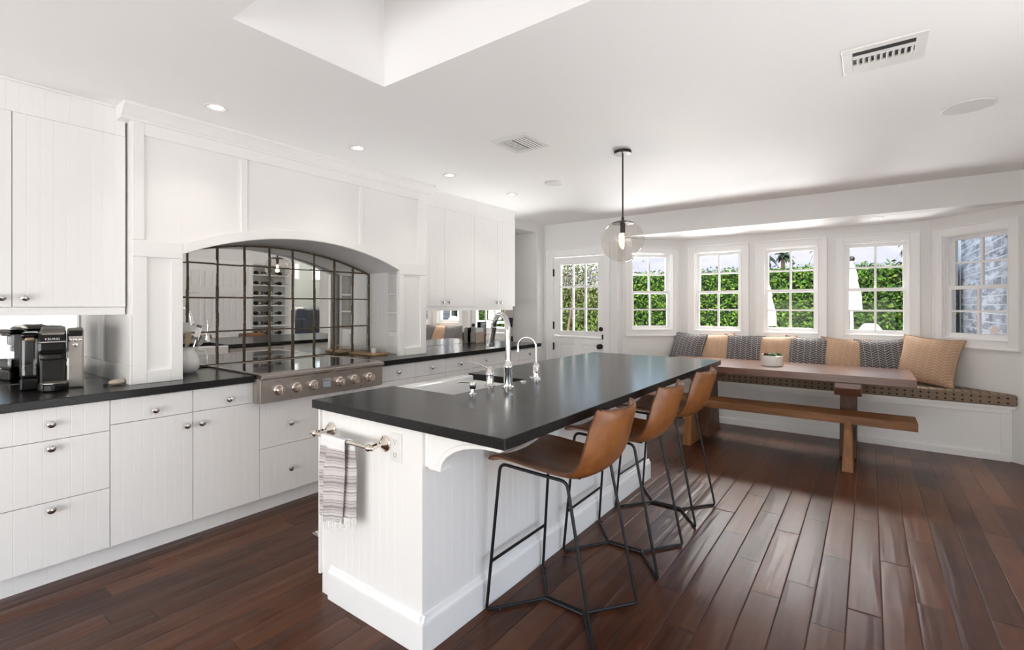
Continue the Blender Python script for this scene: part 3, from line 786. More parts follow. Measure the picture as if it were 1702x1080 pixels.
m = MB().box(1.942, 1.951, CYF - .0036, CYF - .003, .830, .838).box(1.955, 1.985, CYF - .0036, CYF - .003, .832, .836); m.build('display_mark', 'ink', d_)
for x, z in ((1.70, .757), (2.25, .757)): MB().lathe([(.004, 0), (.004, .003), (.001, .004)], (x, CYF, z), (0, -1, 0), 8).build('indicator_light', 'red_led', t)

# ---------------------------------------------------------------- island
IX0, IX1, IY0, IY1 = 1.31, 3.70, 1.404, 2.092
t = thing('kitchen_island', 'long white beadboard kitchen island base under the black top', 'kitchen island', (2.5, 1.74, 0))
B(IX0 + .02, 1.745, IY0 + .02, IY1 - .02, .0, .874).box(1.745, 2.425, IY0 + .02, 1.63, 0, .874).box(1.745, 2.425, 1.63, IY1 - .02, 0, .62).box(2.425, IX1 - .02, IY0 + .02, IY1 - .02, 0, .874).build('island_body', 'cab', t)
bead(MB(), IY0 + .07, IY1 - .002, .0, .874, IX0, IX0 + .02, 'x').box(IX0 - .001, IX0 + .02, IY0, IY0 + .07, 0, .874).box(IX0 - .012, IX0 + .02, IY1 - .002, IY1 + .012, .092, .874).build('end_panel', 'cab', t)
bead(MB(), IX0 + .02, IX1 - .02, 0, .874, IY0, IY0 + .02).build('seating_side_panel', 'cab', t)
bead(MB(), IY0 + .02, IY1, 0, .874, IX1, IX1 - .02, 'x').build('far_end_panel', 'cab', t)
m = MB(); e = .018
m.box(IX0 - e, IX0, IY0 - e, 2.02, 0, .118).box(IX0, IX1 + e, IY0 - e, IY0, 0, .118).box(IX1, IX1 + e, IY0 - e, 2.02, 0, .118)
cp = [(0, .118), (-.018, .118), (-.018, .124), (-.013, .130), (-.009, .136), (-.005, .150), (0, .152)]
m.prism([(IX0 + a, z) for a, z in cp], IY0 - .0175, 2.02, 'y')
m.prism([(IY0 + a, z) for a, z in cp], IX0 - .0175, IX1 + .0175, 'x')
m.build('island_baseboard', 'trimw', t, bevel=.002)
for x0, x1 in ((IX0 + .012, IX0 + .075), (2.46, 2.52), (IX1 - .075, IX1 - .012)):
    pts = [(IY0, .873), (IY0, .728), (IY0 - .018, .728), (IY0 - .024, .722), (IY0 - .085, .722)]
    for i in range(1, 13):
        a = pi * .5 * i / 12; pts.append((IY0 - .085 - .25 * (1 - cos(a)), .722 + .126 * sin(a)))
    pts += [(IY0 - .375, .848), (IY0 - .385, .858), (IY0 - .385, .873)]
    m = MB().prism(pts, x0, x1, 'x')
    inner = [(y + .02 if y < IY0 - .03 else y - .02, z + .016) for y, z in pts[1:]]
    co = m.build('corbel', 'trimw', t, bevel=.003)
    band_pts = [(IY0 - .02, .86), (IY0 - .02, .745), (IY0 - .075, .745)]
    for i in range(1, 11):
        a = pi * .5 * i / 10; band_pts.append((IY0 - .075 - .23 * (1 - cos(a)), .745 + .115 * sin(a)))
    if x0 < 1.5: MB().tube([(x0, y, z) for y, z in band_pts], .004, 6).build('corbel_bead', 'trimw', co)
# front side facing the cooktop (visible in the lattice mirror)
front_y = IY1
def ifront(kind, x0, x1, z0, z1, kx, kz):
    m = bead(MB(), x0 + G, x1 - G, z0 + G, z1 - G, front_y, front_y - .02); p = m.build(kind, 'cab', t)
    if kx is not None:
        o = bpy.data.objects.new('knob', KN); COL.objects.link(o); o.parent = p; o.location = (kx, front_y, kz); o.rotation_euler = (0, 0, pi)
ifront('drawer', IX0 + .002, 1.745, .738, .868, 1.53, .80); ifront('door', IX0 + .002, 1.745, .103, .738, 1.70, .66)
ifront('door', 1.745, 2.085, .103, .655, 2.04, .60); ifront('door', 2.085, 2.425, .103, .655, 2.13, .60)
ifront('drawer', 3.05, 3.695, .70, .868, 3.37, .785); ifront('drawer', 3.05, 3.695, .41, .70, 3.37, .63); ifront('drawer', 3.05, 3.695, .103, .41, 3.37, .34)
t = thing('dishwasher', 'stainless dishwasher in the island reflected in the lattice mirror', 'dishwasher', (2.74, 2.09, .1))
B(2.43, 3.045, IY1 - .018, IY1 + .012, .11, .868).build('door_panel', 'steel', t, bevel=.004)
MB().tube([(2.48, IY1 + .05, .79), (2.995, IY1 + .05, .79)], .011, 10).tube([(2.52, IY1 + .01, .79), (2.52, IY1 + .05, .79)], .008, 8).tube([(2.955, IY1 + .01, .79), (2.955, IY1 + .05, .79)], .008, 8).build('handle', 'steel', t, smooth=True)

tx0, tx1, ty0, ty1, sx0, sx1, sy0 = 1.282, 4.215, .978, 2.135, 1.772, 2.40, 1.676
m = MB().prism([(tx0, ty0), (tx1, ty0), (tx1, ty1), (sx1, ty1), (sx1, sy0), (sx0, sy0), (sx0, ty1), (tx0, ty1)], .874, .914, 'z')
tag(m.build('island_worktop', 'granite', bevel=.003), 'thick black stone island top with a sink cut into its edge', 'worktop')

t = thing('farmhouse_sink', 'white fireclay apron sink set into the island top', 'sink', (2.085, 1.9, .64))
m = MB(); a, b, c, d2 = 1.752, 2.42, 1.64, 2.15; zt, zb = .8735, .645; w_ = .022
m.box(sx0 - .018, sx1 + .018, sy0 - .02, sy0 + .004, zb, zt).box(sx0 - .018, sx0 + .004, sy0, 2.09, zb, zt).box(sx1 - .004, sx1 + .018, sy0, 2.09, zb, zt).box(sx0 - .018, sx1 + .018, sy0, 2.09, zb - .02, zb)
m.build('basin', 'fireclay', t, bevel=.006)
B(sx0 + .001, sx1 - .001, 2.085, 2.155, .66, .905).build('apron', 'fireclay', t, bevel=.01, seg=3)
MB().lathe([(.045, 0), (.045, .004), (.03, .005), (.001, .003)], (2.085, 1.88, zb), (0, 0, 1)).build('drain', 'chrome', t, smooth=True)

# taps
t = thing('kitchen_faucet', 'tall chrome gooseneck faucet with pull-down spray head by the sink', 'faucet', (2.104, 1.582, .914))
m = MB().lathe([(.033, 0), (.033, .006), (.026, .012), (.0245, .022), (.0245, .075), (.0255, .08), (.0255, .105), (.027, .112), (.027, .118), (.022, .128), (.0165, .142), (.016, .15)], (0, 0, 0), seg=28)
m.build('faucet_body', 'chrome', t, smooth=True, local=True)
dx, dy = .42, .905; pts = [(0, 0, .14), (0, 0, .31)]
Rr = .088
for i in range(1, 15):
    a = pi * i / 14 * .93; pts.append((dx * Rr * (1 - cos(a)), dy * Rr * (1 - cos(a)), .31 + Rr * sin(a)))
MB().tube(pts, .0145, 16).build('spout', 'chrome', t, smooth=True, local=True)
e = Vector(pts[-1]); dn = (Vector(pts[-1]) - Vector(pts[-2])).normalized()
MB().lathe([(.0145, 0), (.019, .004), (.019, .012), (.0165, .014), (.0165, .06), (.0185, .085), (.022, .115), (.0225, .122), (.015, .124), (.001, .12)], tuple(e), tuple(dn), 24).build('spray_head', 'chrome', t, smooth=True, local=True)
t = thing('faucet_handle', 'squat chrome single-lever faucet handle with a thin curved lever', 'faucet handle', (2.10, 1.700, .914)); t.location = (2.085, 1.693, .914)
MB().lathe([(.030, 0), (.030, .005), (.024, .010), (.0215, .018), (.0215, .062), (.026, .066), (.026, .072), (.023, .078), (.019, .092), (.014, .104), (.006, .110), (.001, .111)], (0, 0, 0), seg=24).build('handle_body', 'chrome', t, smooth=True, local=True)
MB().tube([(0, 0, .090), (-.02, .026, .108), (-.042, .056, .124), (-.06, .082, .132), (-.075, .10, .130)], [.008, .007, .0062, .0056, .005], 10).build('lever', 'chrome', t, smooth=True, local=True)
t = thing('soap_dispenser', 'short chrome soap pump with a thin horizontal spout, nearest the camera', 'soap dispenser', (1.835, 1.603, .914))
MB().lathe([(.020, 0), (.020, .004), (.014, .008), (.0125, .028), (.017, .034), (.017, .060), (.015, .064), (.001, .065)], (0, 0, 0), seg=20).build('pump_body', 'chrome', t, smooth=True, local=True)
MB().tube([(0, 0, .060), (-.03, .05, .062), (-.04, .07, .058)], [.005, .004, .0035], 8).build('pump_spout', 'chrome', t, smooth=True, local=True)
t = thing('filter_tap', 'small chrome drinking water tap with thin arched spout and cross knob', 'tap', (2.407, 1.601, .914))
MB().lathe([(.030, 0), (.030, .004), (.026, .008), (.024, .03), (.0215, .07), (.019, .092), (.015, .098), (.012, .104)], (0, 0, 0), seg=24).build('tap_body', 'chrome', t, smooth=True, local=True)
pts = [(0, 0, .09), (0, 0, .20)]; Rr = .062
for i in range(1, 13):
    a = pi * i / 12; pts.append((-.30 * Rr * (1 - cos(a)), .85 * Rr * (1 - cos(a)), .20 + Rr * .9 * sin(a)))
pts.append((pts[-1][0], pts[-1][1], .18)); MB().tube(pts, .0062, 12).lathe([(.009, 0), (.009, .018)], (pts[-1][0], pts[-1][1], .168), seg=12).build('spout', 'chrome', t, smooth=True, local=True)
m = MB().tube([(-.018, -.013, .062), (-.044, -.030, .062)], .006, 10); m.tube([(-.042, -.046, .05), (-.042, -.012, .074)], .005, 8).ball((-.046, -.031, .062), .011, 12, 8).build('cross_knob', 'chrome', t, smooth=True, local=True)
MB().tube([(-.018, .005, .02), (-.040, .018, .016)], .010, 10).build('side_port', 'chrome', t, smooth=True, local=True)
tag(MB().lathe([(.022, 0), (.022, .003), (.015, .006), (.013, .009), (.001, .010)], (2.306, 1.622, .914), seg=20).build('air_switch', 'chrome', smooth=True), 'small flat round chrome button in the island top', 'button')

# outlet, towel rail, towel
t = thing('power_outlet', 'white double power outlet on the end of the island', 'outlet', (IX0, 1.556, .72))
B(IX0 - .006, IX0, 1.521, 1.591, .721, .837).build('cover_plate', 'white_plastic', t, bevel=.002)
for z in (.752, .806):
    s_o = B(IX0 - .009, IX0 - .005, 1.541, 1.571, z - .016, z + .016).build('socket', 'white_plastic', t, bevel=.004)
    MB().box(IX0 - .0095, IX0 - .0088, 1.548, 1.550, z - .004, z + .008).box(IX0 - .0095, IX0 - .0088, 1.561, 1.563, z - .004, z + .008).box(IX0 - .0095, IX0 - .0088, 1.554, 1.558, z - .011, z - .006).build('socket_slots', 'ink', s_o)
t = thing('towel_rail', 'polished nickel towel rail on the near end of the island', 'towel rail', (IX0, 1.82, .785))
TX, TZ = 1.225, .785
MB().tube([(TX, 1.612, TZ), (TX, 2.022, TZ)], .0085, 14).build('bar', 'nickel', t, smooth=True)
for y in (1.626, 2.012):
    p = MB().lathe([(.034, 0), (.034, .006), (.027, .010), (.022, .020), (.012, .030), (.0095, .040), (.0125, .050), (.009, .058), (.009, .078)], (IX0, y, TZ), (-1, 0, 0), 20).ball((TX, y, TZ), .0155, 14, 10).build('bracket', 'nickel', t, smooth=True)
    MB().lathe([(.011, 0), (.008, .006), (.010, .012), (.001, .018)], (TX, y + (.014 if y > 1.8 else -.014), TZ), (0, 1 if y > 1.8 else -1, 0), 12).build('finial', 'nickel', p, smooth=True)
def make_towel():
    t = thing('hand_towel', 'grey and white striped fringed towel hanging over the nickel rail', 'towel', (TX, 1.835, TZ))
    def layer(y0, y1, drop, xoff, ph, shift):
        def fn(u, v):
            y = y0 + (y1 - y0) * u; s = v * (drop + .014)
            if s < .014: a = s / .014 * pi / 2; px, pz = TX + (-.0125 * sin(a)) * (1 if xoff < 0 else -1), TZ + .0125 * cos(a)
            else:
                q = s - .014; k = min(q / .12, 1.0)
                px = TX + (-.0125 if xoff < 0 else .0125) + k * (.016 * sin(u * 8.5 + ph) + .006 * sin(u * 17 + 1 + ph)) + (-.010 * k if xoff < 0 else .004)
                pz = TZ - q
                y += shift * q / drop + .010 * sin(v * 3 + ph) * k * (u - .5)
            c = (y0 + y1) / 2; wf = 1 - .10 * min(max(s - .014, 0) / .3, 1)
            return (px - TX, c + (y - c) * wf - 1.835, pz - TZ)
        return MB().grid(fn, 40, 44)
    layer(1.772, 1.945, .345, -1, .4, .012).build('front_fold', 'towel', t, smooth=True, solid=.004, local=True)
    layer(1.745, 1.905, .325, 1, 2.1, -.012).build('back_fold', 'towel', t, smooth=True, solid=.004, local=True)
    m = MB()
    for k, (y0, y1, z, x) in enumerate(((1.792, 1.948, -.345, -.022), (1.745, 1.88, -.325, .012))):
        for i in range(26):
            u = (i + .5) / 26; y = y0 + (y1 - y0) * u - 1.835; dz = random.uniform(.022, .05); px = x + .015 * sin(u * 8.5 + (.4 if k == 0 else 2.1)) 
            m.tube([(px, y, z + .004), (px + random.uniform(-.004, .004), y + random.uniform(-.004, .004), z - dz * .6), (px + random.uniform(-.006, .006), y + random.uniform(-.006, .006), z - dz)], [.0028, .0028, .0018], 5)
    o = m.build('fringe', 'paper', t, local=True, smooth=True); o['kind'] = 'stuff'
make_towel()
tag(B(1.602, 2.45, 2.23, 2.665, .0005, .012).build('kitchen_mat', 'mat', bevel=.005), 'grey patterned mat on the floor beside the sink side of the island', 'mat')

# ---------------------------------------------------------------- counter stools
def make_stool():
    t = thing('counter_stool', '', 'stool', (0, 0, 0), 'caramel leather counter stools along the island')
    # leather shell: profile along v (front lip -> seat -> back top), local +y faces the island
    P = [(.245, .652, .222), (.225, .664, .225), (.16, .664, .226), (.08, .658, .226), (.0, .653, .226), (-.08, .650, .225), (-.135, .653, .222),
         (-.178, .668, .220), (-.212, .696, .217), (-.238, .735, .213), (-.258, .785, .207), (-.276, .84, .198), (-.292, .89, .186), (-.302, .925, .176), (-.306, .940, .168)]
    n = len(P) - 1
    def samp(v):
        x = v * n; i = min(int(x), n - 1); f = x - i
        q = [P[max(0, min(n, i + k))] for k in (-1, 0, 1, 2)]
        r = []
        for c in range(3):
            p0, p1, p2, p3 = (a[c] for a in q)
            r.append(.5 * ((2 * p1) + (-p0 + p2) * f + (2 * p0 - 5 * p1 + 4 * p2 - p3) * f * f + (-p0 + 3 * p1 - 3 * p2 + p3) * f ** 3))
        return r
    def pt(u, v):
        y, z, hw = samp(v); y2, z2, _ = samp(min(v + .01, 1)); y1, z1, _ = samp(max(v - .01, 0))
        tv = Vector((0, y2 - y1, z2 - z1)).normalized(); nr = Vector((0, tv.z, -tv.y))     # towards the sitter
        s = 2 * u - 1; a = abs(s)
        lift = (.030 * a ** 2.2) if v < .45 else .030 * a ** 2.2 + (.030) * min((v - .45) / .35, 1) * a ** 2
        edge = 1 - .06 * a ** 8 * 0
        x = s * hw * (1 - .05 * a ** 6)
        p = Vector((x, y, z)) + nr * lift
        if v > .94: p.z -= .012 * (a ** 3) * (v - .94) / .06
        return p, nr
    NU, NV, TH = 22, 56, .034
    def shell(v0, v1, capA, capB):
        m = MB(); nv = round((v1 - v0) * NV)
        def norm(u, v):
            e = .006; pu = pt(min(u + e, 1), v)[0] - pt(max(u - e, 0), v)[0]; pv = pt(u, min(v + e, 1))[0] - pt(u, max(v - e, 0))[0]
            q = pv.cross(pu).normalized(); 
            return q if q.dot(pt(u, v)[1]) > 0 else -q
        top = []; bot = []
        for j in range(nv + 1):
            v = v0 + (v1 - v0) * j / nv
            for i in range(NU + 1):
                u = i / NU; p, _ = pt(u, v); q = norm(u, v)
                te = TH * min(1, .35 + 3.5 * min(u, 1 - u), .35 + 6 * min(v, 1 - v))
                top.append(p + q * te * .5); bot.append(p - q * te * .5)
        W = NU + 1; K = len(top); f = []
        for j in range(nv):
            for i in range(NU):
                a = j * W + i; f += [(a, a + 1, a + W + 1, a + W), (K + a, K + a + W, K + a + W + 1, K + a + 1)]
            a = j * W; f.append((a, a + W, K + a + W, K + a)); a += NU; f.append((a, K + a, K + a + W, a + W))
        for i in range(NU):
            if capA: f.append((i, K + i, K + i + 1, i + 1))
            a = nv * W + i
            if capB: f.append((a, a + 1, K + a + 1, K + a))
        return m.add(top + bot, f)
    vs = 26 / 56
    shell(0, vs, True, False).build('seat', 'leather', t, smooth=True, local=True)
    bk = shell(vs, 1, False, True).build('backrest', 'leather', t, smooth=True, local=True)
    # piping seam round the edge
    edge = [pt(0, v / 60)[0] for v in range(61)] + [pt(u / 20, 1)[0] for u in range(1, 21)] + [pt(1, 1 - v / 60)[0] for v in range(1, 61)] + [pt(1 - u / 20, 0)[0] for u in range(1, 20)]
    MB().tube(edge, .0042, 6, closed=True).build('piping', 'leather_piping', t, smooth=True, local=True, label='dark leather piping')
    MB().box(-.10, .10, -.135, .0, .630, .642).build('seat_plate', 'black_satin', t, local=True, bevel=.01)
    r = .0072
    for s in (-1, 1):
        fr = MB().tube(rounded([(s * .203, .03, .656), (s * .206, .205, .663), (s * .232, .262, r + .002), (s * .205, .235, r + .002)], .035), r, 10)
        fr.build('front_leg', 'black_metal', t, smooth=True, local=True)
        MB().tube(rounded([(s * .203, .03, .656), (s * .197, -.128, .650), (s * .212, -.258, r + .002), (s * .19, -.235, r + .002)], .03), r, 10).build('rear_leg', 'black_metal', t, smooth=True, local=True)
    z = r + .002
    MB().tube(rounded([(-.228, .258, z), (-.004, .094, z), (.004, .094, z), (.228, .258, z)], .02), r, 10).build('floor_rail', 'black_metal', t, smooth=True, local=True)
    MB().tube(rounded([(-.209, -.254, z), (-.004, -.100, z), (.004, -.100, z), (.209, -.254, z)], .02), r, 10).build('floor_rail', 'black_metal', t, smooth=True, local=True)
    MB().tube([(-.0075, .10, z), (-.0075, -.105, z)], r, 8).tube([(.0075, .10, z), (.0075, -.105, z)], r, 8).build('spine_rail', 'black_metal', t, smooth=True, local=True)
    k = (.663 - .225) / .654; yy = .205 + .057 * k; xx = .206 + .026 * k
    MB().tube([(-xx, yy, .225), (xx, yy, .225)], r * .95, 10).build('footrest', 'black_metal', t, smooth=True, local=True)
    for s in (-1, 1):
        for y in (.225, -.228): MB().lathe([(.009, 0), (.009, .007)], (s * .185, y, 0), seg=8).build('foot_glide', 'rubber', t, local=True)
    return t
st = make_stool()
st.location = (1.893, 1.107, 0); st['label'] = 'caramel leather counter stool nearest the camera'
dup(st, (2.555, 1.103, 0), radians(1.5), 'middle one of the three caramel leather counter stools')
dup(st, (3.256, 1.106, 0), radians(-1), 'caramel leather counter stool farthest from the camera, beside the dining bench')

# ---------------------------------------------------------------- dining table and bench
DX0, DX1, DY0, DY1 = 5.055, 5.87, -.312, 1.86
t = thing('dining_table', 'long reddish-brown wooden trestle dining table in front of the window seat', 'table', ((DX0 + DX1) / 2, .77, 0))
B(DX0, DX1, DY0, DY1, .695, .760).build('tabletop', 'table', t, bevel=.004)
for yc in (.15, 1.39):
    xm = (DX0 + DX1) / 2 - .03
    m = MB().prism([(5.155, 0), (5.70, 0), (5.66, .02), (5.56, .575), (5.30, .575), (5.19, .02)], yc - .062, yc + .062, 'y')
    leg = m.build('pedestal', 'table_z', t, bevel=.004)
    m = MB().prism([(5.10, .694), (5.10, .635), (5.15, .57), (5.78, .57), (5.83, .635), (5.83, .694)], yc - .10, yc + .10, 'y')
    m.build('bolster', 'table', leg, bevel=.008)
t = thing('dining_bench', 'backless honey-brown wooden bench on the near side of the dining table', 'bench', (4.95, .8, 0))
BX0, BX1 = 4.835, 5.135
B(BX0, BX1, -.305, 1.90, .387, .452).build('bench_seat', 'benchw', t, bevel=.004)
for yc in (.142, 1.43):
    m = MB().prism([(4.795, 0), (5.115, 0), (5.06, .386), (4.872, .386)], yc - .030, yc + .030, 'y')
    # widen towards the floor
    m.v = [(x, yc + (y - yc) * (1.35 - .5 * z / .386), z) for x, y, z in m.v]
    lg = m.build('bench_leg', 'benchw_z', t, bevel=.004)
    # rounded tenon let into the seat edge
    pts = [(yc - .024, .36)] + [(yc - .024 * cos(pi * i / 10), .395 + .022 * sin(pi * i / 10)) for i in range(11)] + [(yc + .024, .36)]
    MB().prism(pts, BX0 - .006, BX0 + .03, 'x').build('tenon', 'benchw_z', lg, bevel=.002)
    B(BX0 + .03, BX1 - .03, yc - .055, yc + .055, .362, .388).build('bracket', 'dark_metal', lg, bevel=.002)

# ---------------------------------------------------------------- window seat
t = thing('window_seat', 'white panelled built-in bench running across the bay under the windows', 'window seat', (6.1, .75, 0))
SXF, SY0, SY1 = 5.945, -1.02, 2.52
def plan(xf, inset=0, yl=0):
    return [(xf, SY0 + yl), (xf, SY1 - yl), (5.945 + .0, 2.52 - yl), (6.465 - inset, 2.0 - inset * .4), (6.465 - inset, -.50 + inset * .4), (5.95, -1.015 + yl)]
def plan2(xf, ins):
    return [(xf, -1.02 + (xf - 5.945) + ins * .2), (xf, 2.52 - (xf - 5.945) - ins * .2), (6.468 - ins, 1.995 - ins * .4), (6.468 - ins, -.495 + ins * .4)]
MB().prism(plan2(SXF + .02, .003), .0, .455, 'z').build('bench_body', 'trimw', t)
MB().prism(plan2(SXF, .003), .455, .485, 'z').build('bench_top', 'trimw', t, bevel=.003)
m = MB(); m.box(SXF + .004, SXF + .02, -.985, 2.48, .415, .455).box(SXF + .004, SXF + .02, -.985, 2.48, .0, .07).box(SXF + .004, SXF + .02, -.985, -.93, .07, .415).box(SXF + .004, SXF + .02, 2.42, 2.48, .07, .415)
m.build('panel_frame', 'trimw', t, bevel=.003)
B(SXF - .004, SXF + .004, -.985, 2.48, .0, .062).build('bench_baseboard', 'trimw', t, bevel=.003)
m = MB().prism(plan2(SXF - .018, .02), .487, .590, 'z')
tag(m.build('seat_pad', 'pad', bevel=.014, seg=3, smooth=False), 'long thin dotted tan seat pad on the white window seat', 'seat pad')

# cushions
def make_cushion(mat, pip):
    t = thing('throw_cushion', '', 'cushion', (0, 0, 0), 'chevron cushions along the window seat')
    S, T = .222, .075
    def fn(sgn):
        def g(u, v):
            a, b = 2 * u - 1, 2 * v - 1
            k = (1 - abs(a) ** 2.6) * (1 - abs(b) ** 2.6); th = T * max(k, 0) ** .55
            px = a * S * (1 - .10 * (1 - a * a) * 0 - .085 * (1 - b * b) * abs(a) ** 3 * 1) ; pz = b * S * (1 - .085 * (1 - a * a) * abs(b) ** 3)
            wr = .004 * sin(9 * a + 4 * b) * k
            return (px, sgn * th + wr, pz)
        return g
    m = MB().grid(fn(1), 22, 22); m.grid(fn(-1), 22, 22)
    m.build('cushion_cover', mat, t, smooth=True, merge=True, local=True)
    e = []
    for i in range(20): e.append(fn(1)(i / 20, 0))
    for i in range(20): e.append(fn(1)(1, i / 20))
    for i in range(20): e.append(fn(1)(1 - i / 20, 1))
    for i in range(20): e.append(fn(1)(0, 1 - i / 20))
    MB().tube(e, .0032, 6, closed=True).build('piping', pip, t, smooth=True, local=True)
    return t
cg, ct = make_cushion('cush_grey', 'piping_dark'), make_cushion('cush_tan', 'piping_tan')
cl = ['charcoal chevron cushion at the far left end of the window seat', 'tan chevron cushion second from the left on the window seat',
      'charcoal chevron cushion third from the left, under the second bay window', 'tan chevron cushion directly behind the succulent planter',
      'charcoal chevron cushion right of the succulent planter, under the middle window', 'tan chevron cushion with charcoal ones either side, right of the middle window',
      'charcoal chevron cushion beside the large tan one at the right', 'large tan chevron cushion at the right end of the seat']
cy_ = [1.865, 1.535, 1.205, .885, .555, .235, -.105, -.46]
for i in range(8):
    src = cg if i % 2 == 0 else ct
    o = src if i < 2 else dup(src)
    yaw = (-pi / 2) + radians([-14, -10, 8, -12, 6, -10, 8, -24][i])
    x = [6.285, 6.30, 6.285, 6.30, 6.285, 6.30, 6.285, 6.20][i]
    sc = 1.0 if i < 7 else 1.10
    o.rotation_euler = (radians(-24) , radians([3, -4, 2, -3, 3, 2, -2, 4][i]), yaw); o.rotation_mode = 'XYZ'
    o.location = (x, cy_[i], .590 + .215 * sc); o.scale = (sc,) * 3; o['label'] = cl[i]

# succulent planter on the table
t = thing('succulent_planter', 'low round white planter with small succulents on the dining table', 'planter', (5.46, .785, .760))
MB().lathe([(.094, 0), (.098, .004), (.099, .098), (.094, .1), (.091, .098), (.090, .082)], (0, 0, 0), seg=36).build('pot', 'porcelain', t, smooth=True, local=True)
MB().lathe([(.090, .0), (.05, .006), (.001, .008)], (0, 0, .082), seg=24).build('soil', 'soil', t, local=True)
def rosette(c, r, n, mat, up):
    m = MB()
    for ring in range(3):
        for i in range(n):
            a = 2 * pi * (i + ring * .5) / n; tilt_ = .35 + ring * .38; L = r * (1 - ring * .2)
            d = Vector((cos(a) * cos(tilt_), sin(a) * cos(tilt_), sin(tilt_) * up)); p0 = Vector(c); sd = Vector((-sin(a), cos(a), 0)) * L * .26
            p1 = p0 + d * L * .55; p2 = p0 + d * L
            m.add([p0 - sd * .4, p0 + sd * .4, p1 + sd + Vector((0, 0, .003)), p2, p1 - sd + Vector((0, 0, .003)), p1 - Vector((0, 0, .006))], [(0, 1, 2, 3, 4), (0, 5, 1), (1, 5, 2), (2, 5, 3), (3, 5, 4), (4, 5, 0)])
    return m.build('succulent', mat, t, local=True)
rosette((0, .055, .088), .055, 7, 'succ_red', 1.2); rosette((.0, 0, .09), .062, 9, 'succ_grey', 1.0); rosette((-.03, -.012, .09), .05, 8, 'succ_green', .9)
rosette((.01, -.058, .088), .052, 6, 'succ_green', 1.5); rosette((-.045, .03, .088), .035, 7, 'succ_green', 1.0); rosette((.03, .03, .09), .045, 7, 'succ_grey', 1.3)

# ---------------------------------------------------------------- pendant lamp
PX, PY = 3.304, 1.441
t = thing('pendant_lamp', 'clear glass globe pendant lamp on a dark bronze rod above the island', 'pendant lamp', (PX, PY, ZC))
MB().lathe([(.060, -.022), (.062, -.018), (.062, 0)], (PX, PY, ZC), seg=28).build('ceiling_canopy', 'dark_metal', t, smooth=True)
MB().tube([(PX, PY, ZC - .02), (PX, PY, 1.965)], .0055, 12).lathe([(.010, 0), (.010, .03), (.006, .036)], (PX, PY, 1.972), seg=14).build('rod', 'dark_metal', t, smooth=True)
MB().lathe([(.078, -.012), (.078, -.006), (.05, .006), (.012, .012), (.001, .013)], (PX, PY, 1.968), seg=32).build('globe_cap', 'dark_metal', t, smooth=True)
MB().lathe([(.016, -.07), (.018, -.06), (.018, -.005)], (PX, PY, 1.96), seg=18).build('socket', 'dark_metal', t, smooth=True)
GR = .152; gz = 1.832
def globe(u, v):
    a = 2 * pi * u; th = .50 + (pi - .50) * v; x, y, z = sin(th) * cos(a), sin(th) * sin(a), cos(th)
    k = 1
    for cx, cy2, cz, dep, wd in ((.35, -.75, -.55, .085, .42), (-.8, .2, -.5, .05, .45), (.2, .9, -.2, .05, .4), (-.3, -.9, .2, .035, .4), (.9, .2, .1, .04, .4)):
        L = sqrt(cx * cx + cy2 * cy2 + cz * cz); d2 = (x - cx / L) ** 2 + (y - cy2 / L) ** 2 + (z - cz / L) ** 2; k -= dep * math.exp(-d2 / (2 * wd * wd * .5))
    k += .02
    return (PX + GR * k * x, PY + GR * k * y, gz + GR * k * z)
g_ = NT('smoky_blown_glass'); tr = g_.n('BsdfTransparent'); tr.inputs[0].default_value = lin((.945, .93, .91)); gl = g_.n('BsdfGlossy'); gl.inputs['Roughness'].default_value = .02
lw = g_.n('LayerWeight'); lw.inputs['Blend'].default_value = .3
m_ = g_.n('MixShader'); g_.l(g_.math('MULTIPLY_ADD', g_.math('POWER', lw.outputs['Facing'], 3.0), .55, .05), m_.inputs[0]); g_.l(tr.outputs[0], m_.inputs[1]); g_.l(gl.outputs[0], m_.inputs[2]); g_.l(m_.outputs[0], g_.out.inputs[0])
MB().grid(globe, 64, 40).build('glass_globe', g_.m, t, smooth=True, merge=True)
bulb = MB().lathe([(.013, .0), (.014, -.02), (.0155, -.03), (.0155, -.115), (.012, -.124), (.004, -.129), (.001, -.13)], (PX, PY, 1.900), seg=20).build('bulb', 'clear_glass', t, smooth=True)
MB().lathe([(.009, -.032), (.0105, -.04), (.0105, -.11), (.006, -.118)], (PX, PY, 1.900), seg=12).build('filament', 'filament', bulb, smooth=True)
light('pendant_glow', 'POINT', (PX, PY, 1.80), (0, 0, 0), 2.0, (1, .72, .42), shadow_soft_size=.02)

# ---------------------------------------------------------------- ceiling fittings
def downlight(label, x, y, z, group, lens='light_on', r=.052, power=9):
    t = thing('downlight', label, 'downlight', (x, y, z), group)
    MB().lathe([(r + .006, 0), (r + .006, -.004), (r - .004, -.006), (r - .008, -.003), (r - .022, -.0006)], (0, 0, 0), seg=32, capped=False).build('trim_ring', 'white_plastic', t, smooth=True, local=True)
    MB().lathe([(r - .021, -.0008), (r - .022, -.0040), (.001, -.0040)], (0, 0, 0), seg=24).build('lamp_lens', lens, t, local=True)
    light('downlight_beam', 'SPOT', (x, y, z - .012), (0, 0, 0), power, (1, .93, .84), spot_size=radians(115), spot_blend=.9, shadow_soft_size=.05)
for lab, x, y in (('lit white recessed downlight nearest the camera, above the left wall cabinet', 1.205, 2.973), ('lit recessed downlight second from the camera, above the arched hood', 2.117, 2.933),
                  ('lit recessed downlight where the hood meets the far wall cabinets', 3.028, 2.905), ('lit recessed downlight farthest along the cabinet wall', 3.924, 2.902)):
    downlight(lab, x, y, ZC, 'downlights along the cabinet wall')
